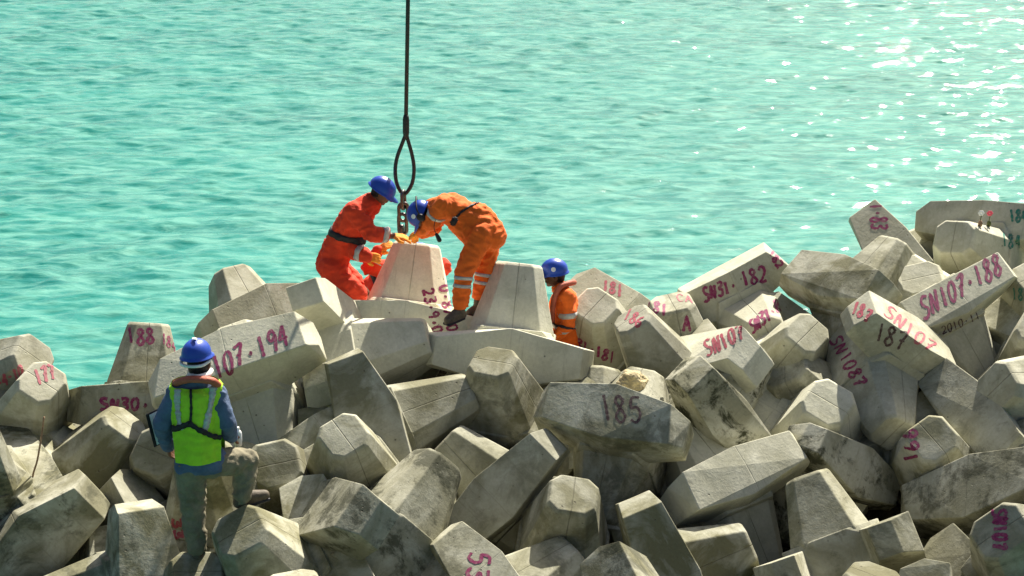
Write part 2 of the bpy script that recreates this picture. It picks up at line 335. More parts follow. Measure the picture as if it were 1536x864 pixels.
BLOCKS = [
{'id': 'crest_nose', 'R': [[0.9936, 0.1121, 0.011], [0.1123, -0.9933, -0.0261], [0.008, 0.0272, -0.9996]], 't': [-0.0332, 0.6364, 17.5059], 'S': [1.086, 1.013, 0.885], 'd': {'A+++': [0.0129, -0.0275, -0.0006], 'A+-+': [0.0112, 0.0698, 0.002], 'A-++': [-0.0244, -0.0664, -0.002], 'A--+': [-0.0402, 0.0522, 0.0011]}, 'st': (0.05, 1.15, 0), 'label': 'crest block with its blunt nose up beside the bending man and a wide arm below'},
{'id': 'L1', 'R': [[0.135, 0.719, 0.6817], [-0.6989, -0.4186, 0.5799], [0.7024, -0.5547, 0.446]], 't': [-4.8415, 0.9989, 17.1534], 'S': [1.039, 1.115, 0.974], 'd': {}, 'st': (0.55, 0.71, 0.3), 'label': 'pale block marked 9-4-10 at the far left edge, behind the one marked 177'},
{'id': 'L2', 'R': [[0.415, 0.3602, 0.8355], [-0.6038, -0.5779, 0.549], [0.6806, -0.7323, -0.0224]], 't': [-4.2651, 1.2944, 16.6969], 'S': [1.033, 1.033, 0.859], 'd': {}, 'st': (0.6, 0.85, 0.09), 'label': 'block marked 177 on its octagonal tip, at the far left by the water'},
{'id': 'L3', 'R': [[-0.975, 0.0426, -0.2179], [-0.0651, -0.9931, 0.0971], [-0.2123, 0.1089, 0.9711]], 't': [-3.2776, 1.0926, 16.9748], 'S': [0.937, 0.909, 0.91], 'd': {}, 'st': (0.71, 0.81, 0.51), 'label': 'block marked 188 and SN30 with an upright arm, behind the lime-vest man'},
{'id': 'N194', 'R': [[0.9399, -0.2707, -0.2079], [-0.3413, -0.7406, -0.5788], [0.0028, 0.615, -0.7886]], 't': [-2.2355, 0.9959, 16.6549], 'S': [1.077, 0.881, 1.168], 'd': {'A-++': [0.0672, 0.0051, 0.0042], 'A--+': [-0.0557, -0.0288, -0.0226], 'C0++': [0.0281, 0.0156, 0.0123], 'C0-+': [0.0281, 0.0156, 0.0123], 'A+++': [0.0207, -0.0044, -0.0033], 'A+-+': [0.0384, -0.043, -0.0334]}, 'st': (0.15, 0.98, 0.05), 'label': 'block marked SN107.194 along its arm, right behind the blue helmet of the lime-vest man'},
{'id': 'L6', 'R': [[0.8595, -0.3846, 0.3367], [-0.2197, -0.8728, -0.4359], [0.4615, 0.3007, -0.8346]], 't': [-2.5041, 0.5463, 18.659], 'S': [0.975, 0.909, 1.101], 'd': {'C0++': [0.024, 0.0433, 0.0289], 'C0-+': [0.024, 0.0433, 0.0289]}, 'st': (0.51, 0.77, 0.03), 'label': 'pointed block with the sea behind, just above the one marked SN107.194'},
{'id': 'L7', 'R': [[-0.2704, 0.9441, -0.1889], [-0.4561, -0.2984, -0.8384], [-0.8479, -0.1405, 0.5112]], 't': [-1.5415, 0.7275, 17.1717], 'S': [0.997, 1.02, 0.933], 'd': {'A+++': [-0.0135, -0.0285, -0.0302], 'A+-+': [-0.0314, 0.0516, -0.0379], 'E+++': [0.0367, -0.028, 0.0531], 'E+-+': [0.033, -0.0209, 0.049], 'C0++': [-0.033, 0.017, -0.0501], 'C0-+': [-0.033, 0.017, -0.0501]}, 'st': (0.15, 1.1, 0), 'label': 'large pale grey block below the kneeling man, left of the raised block'},
{'id': 'K239', 'R': [[-0.9933, 0.1148, 0.0095], [-0.1145, -0.9931, 0.0267], [0.0125, 0.0254, 0.9996]], 't': [-0.9866, 0.3679, 18.024], 'S': [1.092, 0.927, 0.953], 'd': {}, 'st': (0.03, 1.3, 0), 'label': 'raised block marked 23.9.0 that the orange-clad men steady under the chain'},
{'id': 'C2', 'R': [[0.3619, -0.1484, 0.9203], [-0.6564, -0.7416, 0.1385], [0.662, -0.6542, -0.3658]], 't': [-0.0488, 1.2113, 16.8757], 'S': [0.913, 0.924, 0.99], 'd': {}, 'st': (0.9, 0.75, 0.5), 'label': 'dark-fronted block with pale octagonal tip directly under the crest block with the wide arm'},
{'id': 'C3', 'R': [[0.4127, 0.9079, -0.0738], [0.8392, -0.4105, -0.3567], [-0.3541, 0.0853, -0.9313]], 't': [-1.1525, 1.295, 16.4833], 'S': [0.91, 1.059, 1.029], 'd': {'A-++': [0.008, -0.0028, -0.0033], 'A--+': [-0.0094, 0.0656, 0.0096]}, 'st': (0.84, 0.72, 0.09), 'label': 'two-humped block with a V notch, below the block the kneeling man is behind'},
{'id': 'C4', 'R': [[0.8253, -0.0666, 0.5608], [-0.493, -0.5693, 0.6579], [0.2755, -0.8194, -0.5027]], 't': [-1.2756, 1.6245, 15.7479], 'S': [0.921, 0.954, 0.951], 'd': {}, 'st': (0.85, 0.83, 0.15), 'label': 'brown-stained block with a sunlit right rim, left of centre under the two-humped block'},
{'id': 'C5', 'R': [[0.5003, 0.5055, -0.703], [-0.1137, -0.7665, -0.6321], [-0.8583, 0.3962, -0.3261]], 't': [-1.0528, 2.1002, 14.9736], 'S': [1.003, 1.084, 0.952], 'd': {}, 'st': (0.65, 0.7, 0.78), 'label': 'broad notched block low left of centre, between the dark gap and the raised boot'},
{'id': 'C7', 'R': [[0.6995, -0.6893, -0.1886], [-0.7146, -0.6747, -0.1846], [0.0, 0.2639, -0.9645]], 't': [-0.0369, 1.8101, 16.0242], 'S': [0.999, 0.869, 0.907], 'd': {}, 'st': (0.5, 0.8, 0.3), 'label': 'greenish shaded V-shaped block in the middle, left below the one marked 185'},
{'id': 'N185', 'R': [[0.9276, 0.3124, -0.2048], [0.1634, -0.8323, -0.5296], [-0.336, 0.4578, -0.8231]], 't': [0.9386, 1.4027, 16.1787], 'S': [0.928, 0.852, 1.17], 'd': {'A-++': [-0.0048, -0.0138, -0.0058], 'A--+': [0.0174, -0.0293, -0.0234], 'C0++': [0.0083, 0.0116, 0.003], 'C0-+': [0.0114, -0.0331, -0.0231], 'A+++': [-0.0329, -0.011, 0.0073], 'A+-+': [0.0387, -0.0356, -0.0356]}, 'st': (0.75, 0.85, 0.55), 'label': 'block marked 185 on its long scratched arm, near the centre'},
{'id': 'C9', 'R': [[0.9867, 0.1108, -0.1188], [0.1623, -0.7001, 0.6953], [-0.0062, -0.7054, -0.7088]], 't': [0.3828, 2.2277, 15.6109], 'S': [0.985, 1.023, 0.977], 'd': {}, 'st': (0.83, 0.71, 0.38), 'label': 'block with faceted sunlit tip pointing at the viewer, straight below the one marked 185'},
{'id': 'C10', 'R': [[0.5787, 0.7555, -0.3072], [0.4804, -0.6202, -0.6201], [-0.659, 0.2113, -0.7218]], 't': [-0.0361, 2.554, 14.8723], 'S': [0.917, 0.85, 1.004], 'd': {'A-++': [0.0439, 0.0303, -0.0312], 'A--+': [0.04, 0.0394, -0.025], 'C0++': [-0.002, 0.003, 0.0027], 'C0-+': [-0.002, 0.003, 0.0027]}, 'st': (0.7, 0.83, 0.47), 'label': 'block marked with a red 53 at the bottom edge, below the centre'},
{'id': 'C11', 'R': [[0.3791, 0.9216, 0.0832], [0.9171, -0.3622, -0.1666], [-0.1234, 0.1395, -0.9825]], 't': [1.1845, 2.3742, 15.3682], 'S': [1.027, 0.928, 0.92], 'd': {}, 'st': (1.1, 0.85, 0.06), 'label': 'bottom block with a seamed octagonal tip, under the long lens-shaped pale arm'},
{'id': 'C12', 'R': [[-0.3676, -0.6132, 0.6992], [-0.6092, -0.4093, -0.6793], [0.7027, -0.6756, -0.2231]], 't': [0.589, 2.6857, 13.4851], 'S': [0.969, 0.944, 1.01], 'd': {}, 'st': (0.9, 0.66, 0.65), 'label': 'bottom-edge block with a bright slanted rim, right of the one marked 53'},
{'id': 'C13', 'R': [[0.8602, -0.4477, 0.2443], [-0.2938, -0.8265, -0.4802], [0.4169, 0.3413, -0.8424]], 't': [1.7528, 1.8033, 16.1756], 'S': [0.94, 0.887, 1.008], 'd': {'C0++': [-0.0069, -0.0107, -0.0078], 'C0-+': [-0.0586, 0.0172, -0.022], 'A+++': [-0.0176, 0.0022, -0.0078], 'A+-+': [-0.011, 0.0482, 0.0141], 'A-++': [-0.0038, 0.0124, 0.0031], 'A--+': [-0.0256, 0.0003, -0.0125], 'E-++': [0.0059, 0.0174, 0.01], 'E--+': [0.0359, -0.0196, 0.0098]}, 'st': (0.2, 0.98, 0.1), 'label': 'block with a long lens-shaped pale arm split into grey and sunlit halves, right of centre'},
{'id': 'C14', 'R': [[0.2246, -0.31, 0.9239], [0.2471, -0.899, -0.3617], [0.9426, 0.3095, -0.1253]], 't': [2.6434, 2.2397, 15.2945], 'S': [1.008, 0.909, 0.93], 'd': {}, 'st': (0.7, 0.85, 0.5), 'label': 'block with upright seamed nose and flat right arm, below the dark streaked block'},
{'id': 'C15', 'R': [[-0.3093, -0.5356, 0.7858], [-0.6742, -0.4592, -0.5784], [0.6706, -0.7087, -0.219]], 't': [4.0615, 2.1842, 14.7217], 'S': [0.981, 0.993, 1.09], 'd': {}, 'st': (0.64, 0.63, 0.47), 'label': 'block marked SN107 downwards in the bottom right corner'},
{'id': 'C16', 'R': [[0.6467, 0.2068, -0.7342], [-0.3076, -0.8101, -0.4991], [-0.698, 0.5486, -0.4603]], 't': [4.1749, 1.9133, 15.7357], 'S': [1.128, 0.994, 1.028], 'd': {'A-++': [-0.0176, -0.026, -0.0044], 'A--+': [0.0409, 0.0092, -0.051], 'C0++': [0.0116, 0.0061, -0.0104], 'C0-+': [-0.0178, -0.0512, -0.0339], 'A+++': [0.0028, -0.0153, -0.0226], 'A+-+': [0.0028, -0.0153, -0.0226]}, 'st': (0.6, 0.78, 0.7), 'label': 'long arched dark block at the right edge above the corner block marked SN107'},
{'id': 'R1', 'R': [[0.7236, 0.3262, 0.6083], [0.4593, -0.8854, -0.0716], [0.5152, 0.3312, -0.7905]], 't': [2.5346, 1.5656, 16.5959], 'S': [0.873, 0.86, 1.003], 'd': {'A-++': [-0.0029, -0.0307, -0.0147], 'A--+': [-0.0415, 0.0508, -0.0058], 'E-++': [0.008, 0.0248, 0.0156], 'E--+': [-0.0356, 0.0559, 0.0002], 'C0++': [0.0304, -0.0272, 0.0084], 'C0-+': [0.0304, -0.0272, 0.0084], 'A+++': [-0.0217, -0.0303, -0.0268], 'A+-+': [-0.0149, 0.0332, 0.0042]}, 'st': (0.6, 0.78, 0.9), 'label': 'dark mottled block with a small pale tip, right of the lens-shaped pale arm'},
{'id': 'R2', 'R': [[-0.569, 0.0403, -0.8214], [0.6681, -0.5597, -0.4903], [-0.4795, -0.8277, 0.2915]], 't': [2.6484, 1.4146, 16.8624], 'S': [1.084, 0.941, 1.003], 'd': {}, 'st': (0.1, 1.1, 0), 'label': 'pale star-shaped block below the sunlit slab, left of the one marked 187'},
{'id': 'R3', 'R': [[0.8101, -0.5777, -0.0996], [-0.3919, -0.66, 0.6409], [-0.436, -0.4802, -0.7611]], 't': [2.8742, 1.2338, 17.3017], 'S': [1.085, 0.928, 0.978], 'd': {}, 'st': (0.54, 0.83, 0.44), 'label': 'block with a sunlit flat top, left of the block marked 187 twice'},
{'id': 'N187', 'R': [[-0.8079, 0.0617, 0.5861], [-0.4511, 0.5752, -0.6823], [-0.3792, -0.8157, -0.4369]], 't': [3.2028, 0.7798, 17.0058], 'S': [0.86, 0.954, 0.877], 'd': {'A+-+': [0.0307, -0.0168, 0.0048], 'A+++': [0.0337, -0.0164, 0.0014], 'A-++': [0.0634, -0.0154, -0.0263], 'A--+': [0.0634, -0.0154, -0.0263], 'C0-+': [-0.0656, 0.0237, 0.0127], 'C0++': [-0.0656, 0.0237, 0.0127], 'E+++': [0.0191, 0.0241, -0.0617], 'E+-+': [0.0227, 0.0227, -0.0621]}, 'st': (0.35, 0.9, 0.2), 'label': 'tall block marked 187 twice and SN1087 on its left flank'},
{'id': 'N183', 'R': [[0.4094, 0.7856, -0.464], [0.6139, -0.6134, -0.4969], [-0.6749, -0.0815, -0.7334]], 't': [4.0847, -0.1012, 19.5689], 'S': [0.96, 0.966, 1.012], 'd': {'A-++': [0.0017, 0.0205, -0.0038], 'A--+': [-0.0076, 0.0527, 0.0011], 'C0++': [-0.0188, -0.0222, 0.0197], 'C0-+': [-0.0188, -0.0222, 0.0197], 'A+++': [-0.0352, 0.0248, 0.0296], 'A+-+': [-0.0352, 0.0248, 0.0296]}, 'st': (0.33, 0.92, 0.0), 'label': 'pointed block marked 1.83 standing against the sea at the right'},
{'id': 'R6', 'R': [[0.6408, 0.5211, -0.5637], [0.1677, -0.8116, -0.5596], [-0.7491, 0.2641, -0.6075]], 't': [3.223, 0.2386, 17.765], 'S': [0.869, 0.907, 0.918], 'd': {'A-++': [0.0406, 0.0572, -0.0252], 'A--+': [0.0118, 0.0714, 0.0164], 'C0++': [0.0286, 0.0257, -0.024], 'C0-+': [0.0286, 0.0257, -0.024]}, 'st': (0.9, 0.85, 0.4), 'label': 'brown-streaked twin-peaked block between the ones marked 182 and 183'},
{'id': 'N182', 'R': [[-0.8866, 0.084, -0.4549], [0.4621, 0.1166, -0.8791], [-0.0208, -0.9896, -0.1422]], 't': [2.2747, 0.3393, 18.2329], 'S': [0.85, 1.011, 0.856], 'd': {'A+++': [-0.0412, 0.0012, -0.0022], 'A+-+': [-0.0439, 0.0004, 0.0034], 'A-++': [0.0748, -0.0003, -0.0087], 'A--+': [0.0066, -0.0024, 0.016], 'E-++': [0.0601, 0.0053, -0.0455], 'E--+': [0.0601, 0.0053, -0.0455]}, 'st': (0.3, 0.98, 0), 'label': 'block marked SN31.182 with a sunlit top edge against the sea'},
{'id': 'R8', 'R': [[-0.7292, 0.286, 0.6217], [-0.6562, -0.5498, -0.5168], [0.194, -0.7848, 0.5886]], 't': [2.3974, 0.8254, 17.5432], 'S': [0.898, 0.917, 1.028], 'd': {}, 'st': (0.51, 0.87, 0.02), 'label': 'small notched block with a sunlit rim under the right end of the one marked 182'},
{'id': 'N181', 'R': [[-0.7542, -0.0823, 0.6515], [-0.5066, -0.5583, -0.657], [0.4178, -0.8256, 0.3793]], 't': [0.837, 0.616, 18.3602], 'S': [0.994, 0.95, 0.949], 'd': {}, 'st': (0.35, 0.95, 0), 'label': 'block marked 181 three times, behind the man in the life collar'},
{'id': 'R10', 'R': [[0.9753, -0.173, 0.1371], [-0.2128, -0.902, 0.3755], [0.0587, -0.3955, -0.9166]], 't': [1.6195, 0.8805, 18.0087], 'S': [1.007, 0.973, 1.083], 'd': {}, 'st': (0.43, 0.91, 0.4), 'label': 'small block marked CA and A, between the ones marked 181 and 182'},
{'id': 'N186', 'R': [[-0.1882, -0.5145, 0.8366], [-0.3375, -0.766, -0.5471], [0.9223, -0.3853, -0.0295]], 't': [1.4995, 0.9337, 17.1786], 'S': [0.964, 1.02, 0.864], 'd': {}, 'st': (0.67, 0.7, 0.07), 'label': 'block marked 186 on its pale tip, leaning left beside the ones marked 181'},
{'id': 'R12', 'R': [[0.5375, 0.5857, -0.6067], [-0.1064, -0.6666, -0.7378], [-0.8365, 0.4611, -0.2959]], 't': [2.0033, 1.0863, 17.2063], 'S': [1.053, 1.042, 1.058], 'd': {'A+++': [-0.0012, 0.0202, 0.0349], 'A+-+': [0.0374, 0.0446, -0.0363], 'C0++': [-0.0202, -0.0399, -0.0053], 'C0-+': [-0.0202, -0.0399, -0.0053]}, 'st': (0.1, 1.1, 0.1), 'label': 'block with a pale sunlit face marked SN107, right of the one marked 186'},
{'id': 'R13', 'R': [[0.6012, 0.6748, 0.428], [0.7457, -0.6663, 0.003], [0.2872, 0.3174, -0.9038]], 't': [1.6105, 1.1252, 16.673], 'S': [0.852, 0.97, 0.939], 'd': {'A-++': [0.0066, -0.0291, -0.0081], 'A--+': [-0.0094, -0.0109, -0.0068], 'E-++': [0.0008, 0.0377, 0.0135], 'E--+': [-0.0186, -0.0118, -0.01], 'C0++': [-0.0451, -0.0414, -0.0289], 'C0-+': [-0.0631, 0.0178, -0.0138]}, 'st': (0.7, 0.8, 1.0), 'label': 'slanting block with black-green growth and a two-facet pale tip, right of the one marked 185'},
{'id': 'R14', 'R': [[0.3998, 0.6555, -0.6407], [0.5198, -0.7379, -0.4305], [-0.7549, -0.1609, -0.6358]], 't': [4.2901, 1.3311, 16.6743], 'S': [1.064, 1.062, 0.992], 'd': {'A-++': [0.0417, 0.0163, -0.0536], 'A--+': [0.0137, 0.061, -0.0317], 'E-++': [0.0109, 0.0217, -0.0184], 'E--+': [0.0109, 0.0217, -0.0184], 'C0++': [0.0202, -0.0103, -0.0214], 'C0-+': [0.0262, 0.0462, -0.0428], 'A+++': [-0.0216, -0.0106, 0.0283], 'A+-+': [-0.0216, -0.0106, 0.0283]}, 'st': (0.4, 0.8, 0.4), 'label': 'long dark slanting block at the right, below the one marked SN107.188'},
{'id': 'N188', 'R': [[0.8231, -0.5397, 0.1767], [-0.4135, -0.7828, -0.465], [0.3893, 0.3097, -0.8675]], 't': [3.9159, 0.334, 17.7908], 'S': [1.034, 0.878, 0.941], 'd': {'A+++': [0.0077, -0.0139, -0.0015], 'A+-+': [-0.0158, 0.0216, 0.0006], 'C0++': [0.0489, -0.0534, 0.0029], 'C0-+': [-0.0552, 0.0223, -0.0168], 'A-++': [0.0204, 0.0199, 0.0163], 'A--+': [0.0204, 0.0199, 0.0163]}, 'st': (0.25, 0.98, 0.1), 'label': 'block marked SN107.188 along its arm, at the right'},
{'id': 'N184', 'R': [[-0.8319, -0.5046, 0.231], [-0.0653, -0.3243, -0.9437], [0.5511, -0.8001, 0.2368]], 't': [4.6106, -0.2193, 18.8164], 'S': [0.992, 0.955, 0.868], 'd': {'E+++': [0.0158, 0.0193, 0.0282], 'E+-+': [0.0158, 0.0193, 0.0282], 'A+++': [-0.0076, -0.0053, -0.0], 'A+-+': [-0.0076, -0.0053, -0.0], 'A-++': [0.0646, 0.0421, -0.0081], 'A--+': [0.0646, 0.0421, -0.0081]}, 'st': (0.35, 0.95, 0), 'label': 'topmost block at the right, marked 184 in green with two tiny flowers on it'},
{'id': 'R17', 'R': [[-0.4002, -0.2258, 0.8882], [-0.6257, -0.6408, -0.4448], [0.6696, -0.7338, 0.1151]], 't': [4.9982, 0.388, 18.1555], 'S': [0.96, 0.938, 1.018], 'd': {}, 'st': (0.43, 0.89, 0.01), 'label': 'block at the right edge marked with a green 184, behind the one marked SN107.188'},
{'id': 'R18', 'R': [[-0.8541, -0.1447, 0.4996], [-0.3139, -0.6225, -0.7169], [0.4147, -0.7691, 0.4863]], 't': [4.7637, 0.8621, 17.4159], 'S': [0.964, 0.996, 1.03], 'd': {}, 'st': (0.67, 0.93, 0.39), 'label': 'small pale pointed block under the right end of the one marked SN107.188'},
{'id': 'R19', 'R': [[-0.2644, -0.8036, 0.5332], [-0.7072, -0.2143, -0.6738], [0.6557, -0.5552, -0.5116]], 't': [4.7628, 1.0213, 16.5818], 'S': [1.036, 0.989, 1.006], 'd': {}, 'st': (0.48, 0.84, 0.22), 'label': 'speckled block at the right edge, behind the long dark slanting block'},
{'id': 'R20', 'R': [[-0.824, -0.2248, -0.5201], [0.5583, -0.4786, -0.6777], [-0.0966, -0.8488, 0.5199]], 't': [3.6773, 1.6562, 16.572], 'S': [0.965, 1.012, 0.959], 'd': {}, 'st': (0.86, 0.91, 0.11), 'label': 'block marked 991 in dark red, tucked under the long slanting block at the right'},
{'id': 'R21', 'R': [[0.0849, -0.2258, -0.9705], [0.7371, -0.6411, 0.2137], [-0.6704, -0.7335, 0.112]], 't': [3.9571, 0.4587, 18.2409], 'S': [0.97, 1.016, 1.021], 'd': {}, 'st': (0.5, 0.89, 0.0), 'label': 'pale block tip showing just behind the upper edge of the one marked SN107.188'},
{'id': 'LB1', 'R': [[0.7215, -0.5871, 0.367], [-0.6726, -0.7202, 0.1701], [0.1644, -0.3696, -0.9145]], 't': [-3.9721, 1.9271, 15.7251], 'S': [0.869, 1.151, 1.085], 'd': {'A+++': [-0.0044, -0.013, 0.0045], 'A+-+': [-0.0006, 0.033, -0.0135], 'E+++': [0.0203, -0.0031, 0.0049], 'E+-+': [0.0008, -0.0012, 0.0006], 'C0++': [0.0554, 0.0289, -0.0017], 'C0-+': [-0.014, 0.0565, -0.0253]}, 'st': (0.8, 0.72, 0.6), 'label': 'large dark-faced block in the lower left corner with a sunlit seamed end'},
{'id': 'LB2', 'R': [[0.5212, 0.0825, -0.8494], [0.455, -0.8689, 0.1948], [-0.722, -0.488, -0.4904]], 't': [-4.359, 1.7049, 15.4526], 'S': [1.063, 0.926, 0.956], 'd': {}, 'st': (1.06, 0.81, 0.83), 'label': 'block at the left edge carrying the hooked steel bar'},
{'id': 'LB3', 'R': [[0.1735, 0.588, 0.79], [-0.3607, -0.7085, 0.6066], [0.9164, -0.3902, 0.0892]], 't': [-3.6978, 1.6893, 16.3548], 'S': [0.923, 0.911, 0.983], 'd': {}, 'st': (0.95, 0.87, 0.09), 'label': 'block with a sunlit top and seamed round end, below the ones marked 177 and SN30'},
{'id': 'LB4', 'R': [[-0.4199, 0.6314, 0.652], [-0.7762, -0.6221, 0.1025], [0.4703, -0.463, 0.7513]], 't': [-2.6755, 2.1861, 15.8763], 'S': [1.015, 1.045, 1.018], 'd': {}, 'st': (0.71, 0.66, 0.16), 'label': 'rounded sunlit block top in the hollow left of the lime-vest man'},
{'id': 'LB5', 'R': [[-0.213, 0.8868, -0.4101], [-0.9475, -0.0851, 0.3081], [0.2383, 0.4542, 0.8584]], 't': [-2.9992, 2.399, 14.9901], 'S': [0.896, 1.011, 1.056], 'd': {}, 'st': (0.9, 0.83, 0.53), 'label': 'grey vertically seamed block left of the standing leg of the lime-vest man'},
{'id': 'LB6', 'R': [[-0.4142, -0.2614, 0.8719], [-0.6483, -0.5877, -0.4841], [0.6389, -0.7657, 0.074]], 't': [-1.7961, 2.2996, 14.7968], 'S': [1.044, 0.999, 1.003], 'd': {}, 'st': (0.95, 0.87, 0.26), 'label': 'block with a seamed tip under the raised boot of the lime-vest man'},
{'id': 'LB7', 'R': [[-0.2567, 0.0867, 0.9626], [-0.8861, -0.4188, -0.1986], [0.386, -0.9039, 0.1843]], 't': [-1.9764, 1.804, 16.1643], 'S': [1.03, 1.101, 1.008], 'd': {}, 'st': (0.88, 0.65, 0.07), 'label': 'grey block right of the raised knee of the lime-vest man'},
{'id': 'LB9', 'R': [[0.1182, 0.1253, -0.9851], [0.7382, -0.6746, 0.0028], [-0.6642, -0.7275, -0.1722]], 't': [-2.4537, 2.7009, 14.8762], 'S': [0.981, 1.016, 1.013], 'd': {}, 'st': (1.04, 0.76, 0.01), 'label': 'block at the bottom edge that the lime-vest man stands on'},
{'id': 'LB8', 'R': [[-0.3793, -0.1333, -0.9156], [0.8879, -0.3307, -0.3197], [-0.2601, -0.9343, 0.2438]], 't': [-2.8146, 1.6335, 16.5039], 'S': [0.99, 1.016, 0.999], 'd': {}, 'st': (0.77, 0.74, 0.28), 'label': 'shaded block in the gap left of the waist of the lime-vest man'},
{'id': 'LB12', 'R': [[0.9486, -0.04, -0.314], [0.1884, -0.7257, 0.6617], [-0.2543, -0.6868, -0.6808]], 't': [-2.368, 1.8998, 15.439], 'S': [0.941, 1.002, 0.977], 'd': {}, 'st': (1.04, 0.79, 0.52), 'label': 'block with faint red marks behind the standing leg of the lime-vest man'},
{'id': 'LB10', 'R': [[0.2634, -0.1014, -0.9594], [0.1985, -0.9675, 0.1567], [-0.9441, -0.2317, -0.2347]], 't': [-1.4999, 2.8898, 13.8966], 'S': [1.027, 0.959, 1.011], 'd': {}, 'st': (0.73, 0.88, 0.77), 'label': 'sunlit block top at the bottom edge, right of the raised boot'},
{'id': 'B3', 'R': [[0.2271, -0.2579, 0.9391], [-0.938, -0.3172, 0.1397], [0.2618, -0.9126, -0.314]], 't': [3.4463, 2.7957, 14.1214], 'S': [1.001, 0.995, 0.968], 'd': {}, 'st': (0.84, 0.84, 0.12), 'label': 'low block top at the bottom edge beside the corner block marked SN107'},
{'id': 'B2', 'R': [[0.4751, 0.1435, 0.8681], [-0.2434, -0.9267, 0.2864], [0.8456, -0.3474, -0.4053]], 't': [2.4697, 2.751, 13.8662], 'S': [1.013, 0.89, 0.976], 'd': {}, 'st': (1.04, 0.68, 0.08), 'label': 'bright yellowish block top at the bottom edge, right of the upright seamed nose'},
{'id': 'C18', 'R': [[0.6889, 0.0606, -0.7224], [-0.1438, -0.9653, -0.218], [-0.7105, 0.254, -0.6563]], 't': [0.709, 1.5491, 17.0095], 'S': [1.009, 0.983, 0.966], 'd': {}, 'st': (0.78, 0.86, 0.21), 'label': 'small pale block tip peeping over the top of the one marked 185'}]
blocks = {}; trees = []
def add_block(i, e):
    me = block_mesh(e['S'], {tuple([k[0]]+[1 if c == '+' else (0 if c == '0' else -1) for c in k[1:]]): d for k, d in e['d'].items()}, i+1)
    o = obj('armour_block', me, M['concrete'])
    Rm = Matrix(e['R']); D = Matrix(((1, 0, 0), (0, -1, 0), (0, 0, -1)))
    Rw = CR @ D @ Rm; t = CL + CR @ (D @ Vector(e['t']))
    o.matrix_world = Matrix.Translation(t) @ Rw.to_4x4()
    st = e['st']; o.color = (st[0], st[1], st[2], 1)
    tag(o, e['label'], 'concrete block', 'interlocking concrete armour blocks of the breakwater')
    mw = o.matrix_world
    trees.append((o, BVHTree.FromPolygons([mw @ v.co for v in me.vertices], [list(p.vertices) for p in me.polygons])))
    blocks[e['id']] = o
for i, e in enumerate(BLOCKS): add_block(i, e)
def cast(px, py, only=None):
    best = None
    d = ray(px, py)
    for o, t in trees:
        if only is not None and o is not only: continue
        h = t.ray_cast(CL, d)
        if h[0] is not None and (best is None or h[3] < best[3]): best = (h[0], h[1], o, h[3])
    return best

# ------------------------------------------------------------------ hand-painted numbers
G = {
 '0': [[(.5,0),(.15,.2),(.1,.6),(.35,1),(.7,.95),(.92,.55),(.8,.12),(.5,0)]],
 '1': [[(.35,0),(.5,.5),(.6,1)]],
 '2': [[(.1,.22),(.35,0),(.8,.1),(.85,.4),(.45,.75),(.1,1),(1,.93)]],
 '3': [[(.1,.05),(.8,.02),(.85,.25),(.4,.45),(.9,.6),(.85,.9),(.4,1),(.05,.85)]],
 '4': [[(.6,0),(.1,.62),(1,.58)],[(.62,0),(.7,.5),(.75,1)]],
 '5': [[(.95,.03),(.3,.08),(.2,.45),(.7,.42),(.95,.68),(.6,1),(.1,.92)]],
 '6': [[(.8,0),(.3,.3),(.1,.75),(.45,1),(.85,.85),(.75,.55),(.2,.62)]],
 '7': [[(.05,.1),(.9,0),(.6,.5),(.45,1)],[(.25,.5),(.85,.48)]],
 '8': [[(.85,.15),(.4,0),(.15,.22),(.55,.48),(.9,.75),(.5,1),(.1,.8),(.45,.48),(.85,.15)]],
 '9': [[(.85,.2),(.45,0),(.1,.25),(.4,.5),(.85,.25),(.8,.6),(.7,1)]],
 'S': [[(.95,.08),(.4,.0),(.1,.2),(.4,.45),(.85,.6),(.8,.9),(.3,1),(.0,.9)]],
 'N': [[(.05,1),(.15,.05),(.75,.98),(.9,0)]],
 'A': [[(.0,1),(.5,0),(.95,1)],[(.2,.6),(.8,.6)]],
 'C': [[(.95,.15),(.5,0),(.1,.4),(.35,.95),(.9,.85)]],
 'R': [[(.15,1),(.1,0),(.75,.08),(.7,.4),(.2,.5),(.95,1)]],
 '.': [[(.4,.55),(.55,.55),(.5,.62),(.4,.56)]], '-': [[(.15,.5),(.85,.48)]], '/': [[(.9,0),(.1,1)]], ' ': [],
}
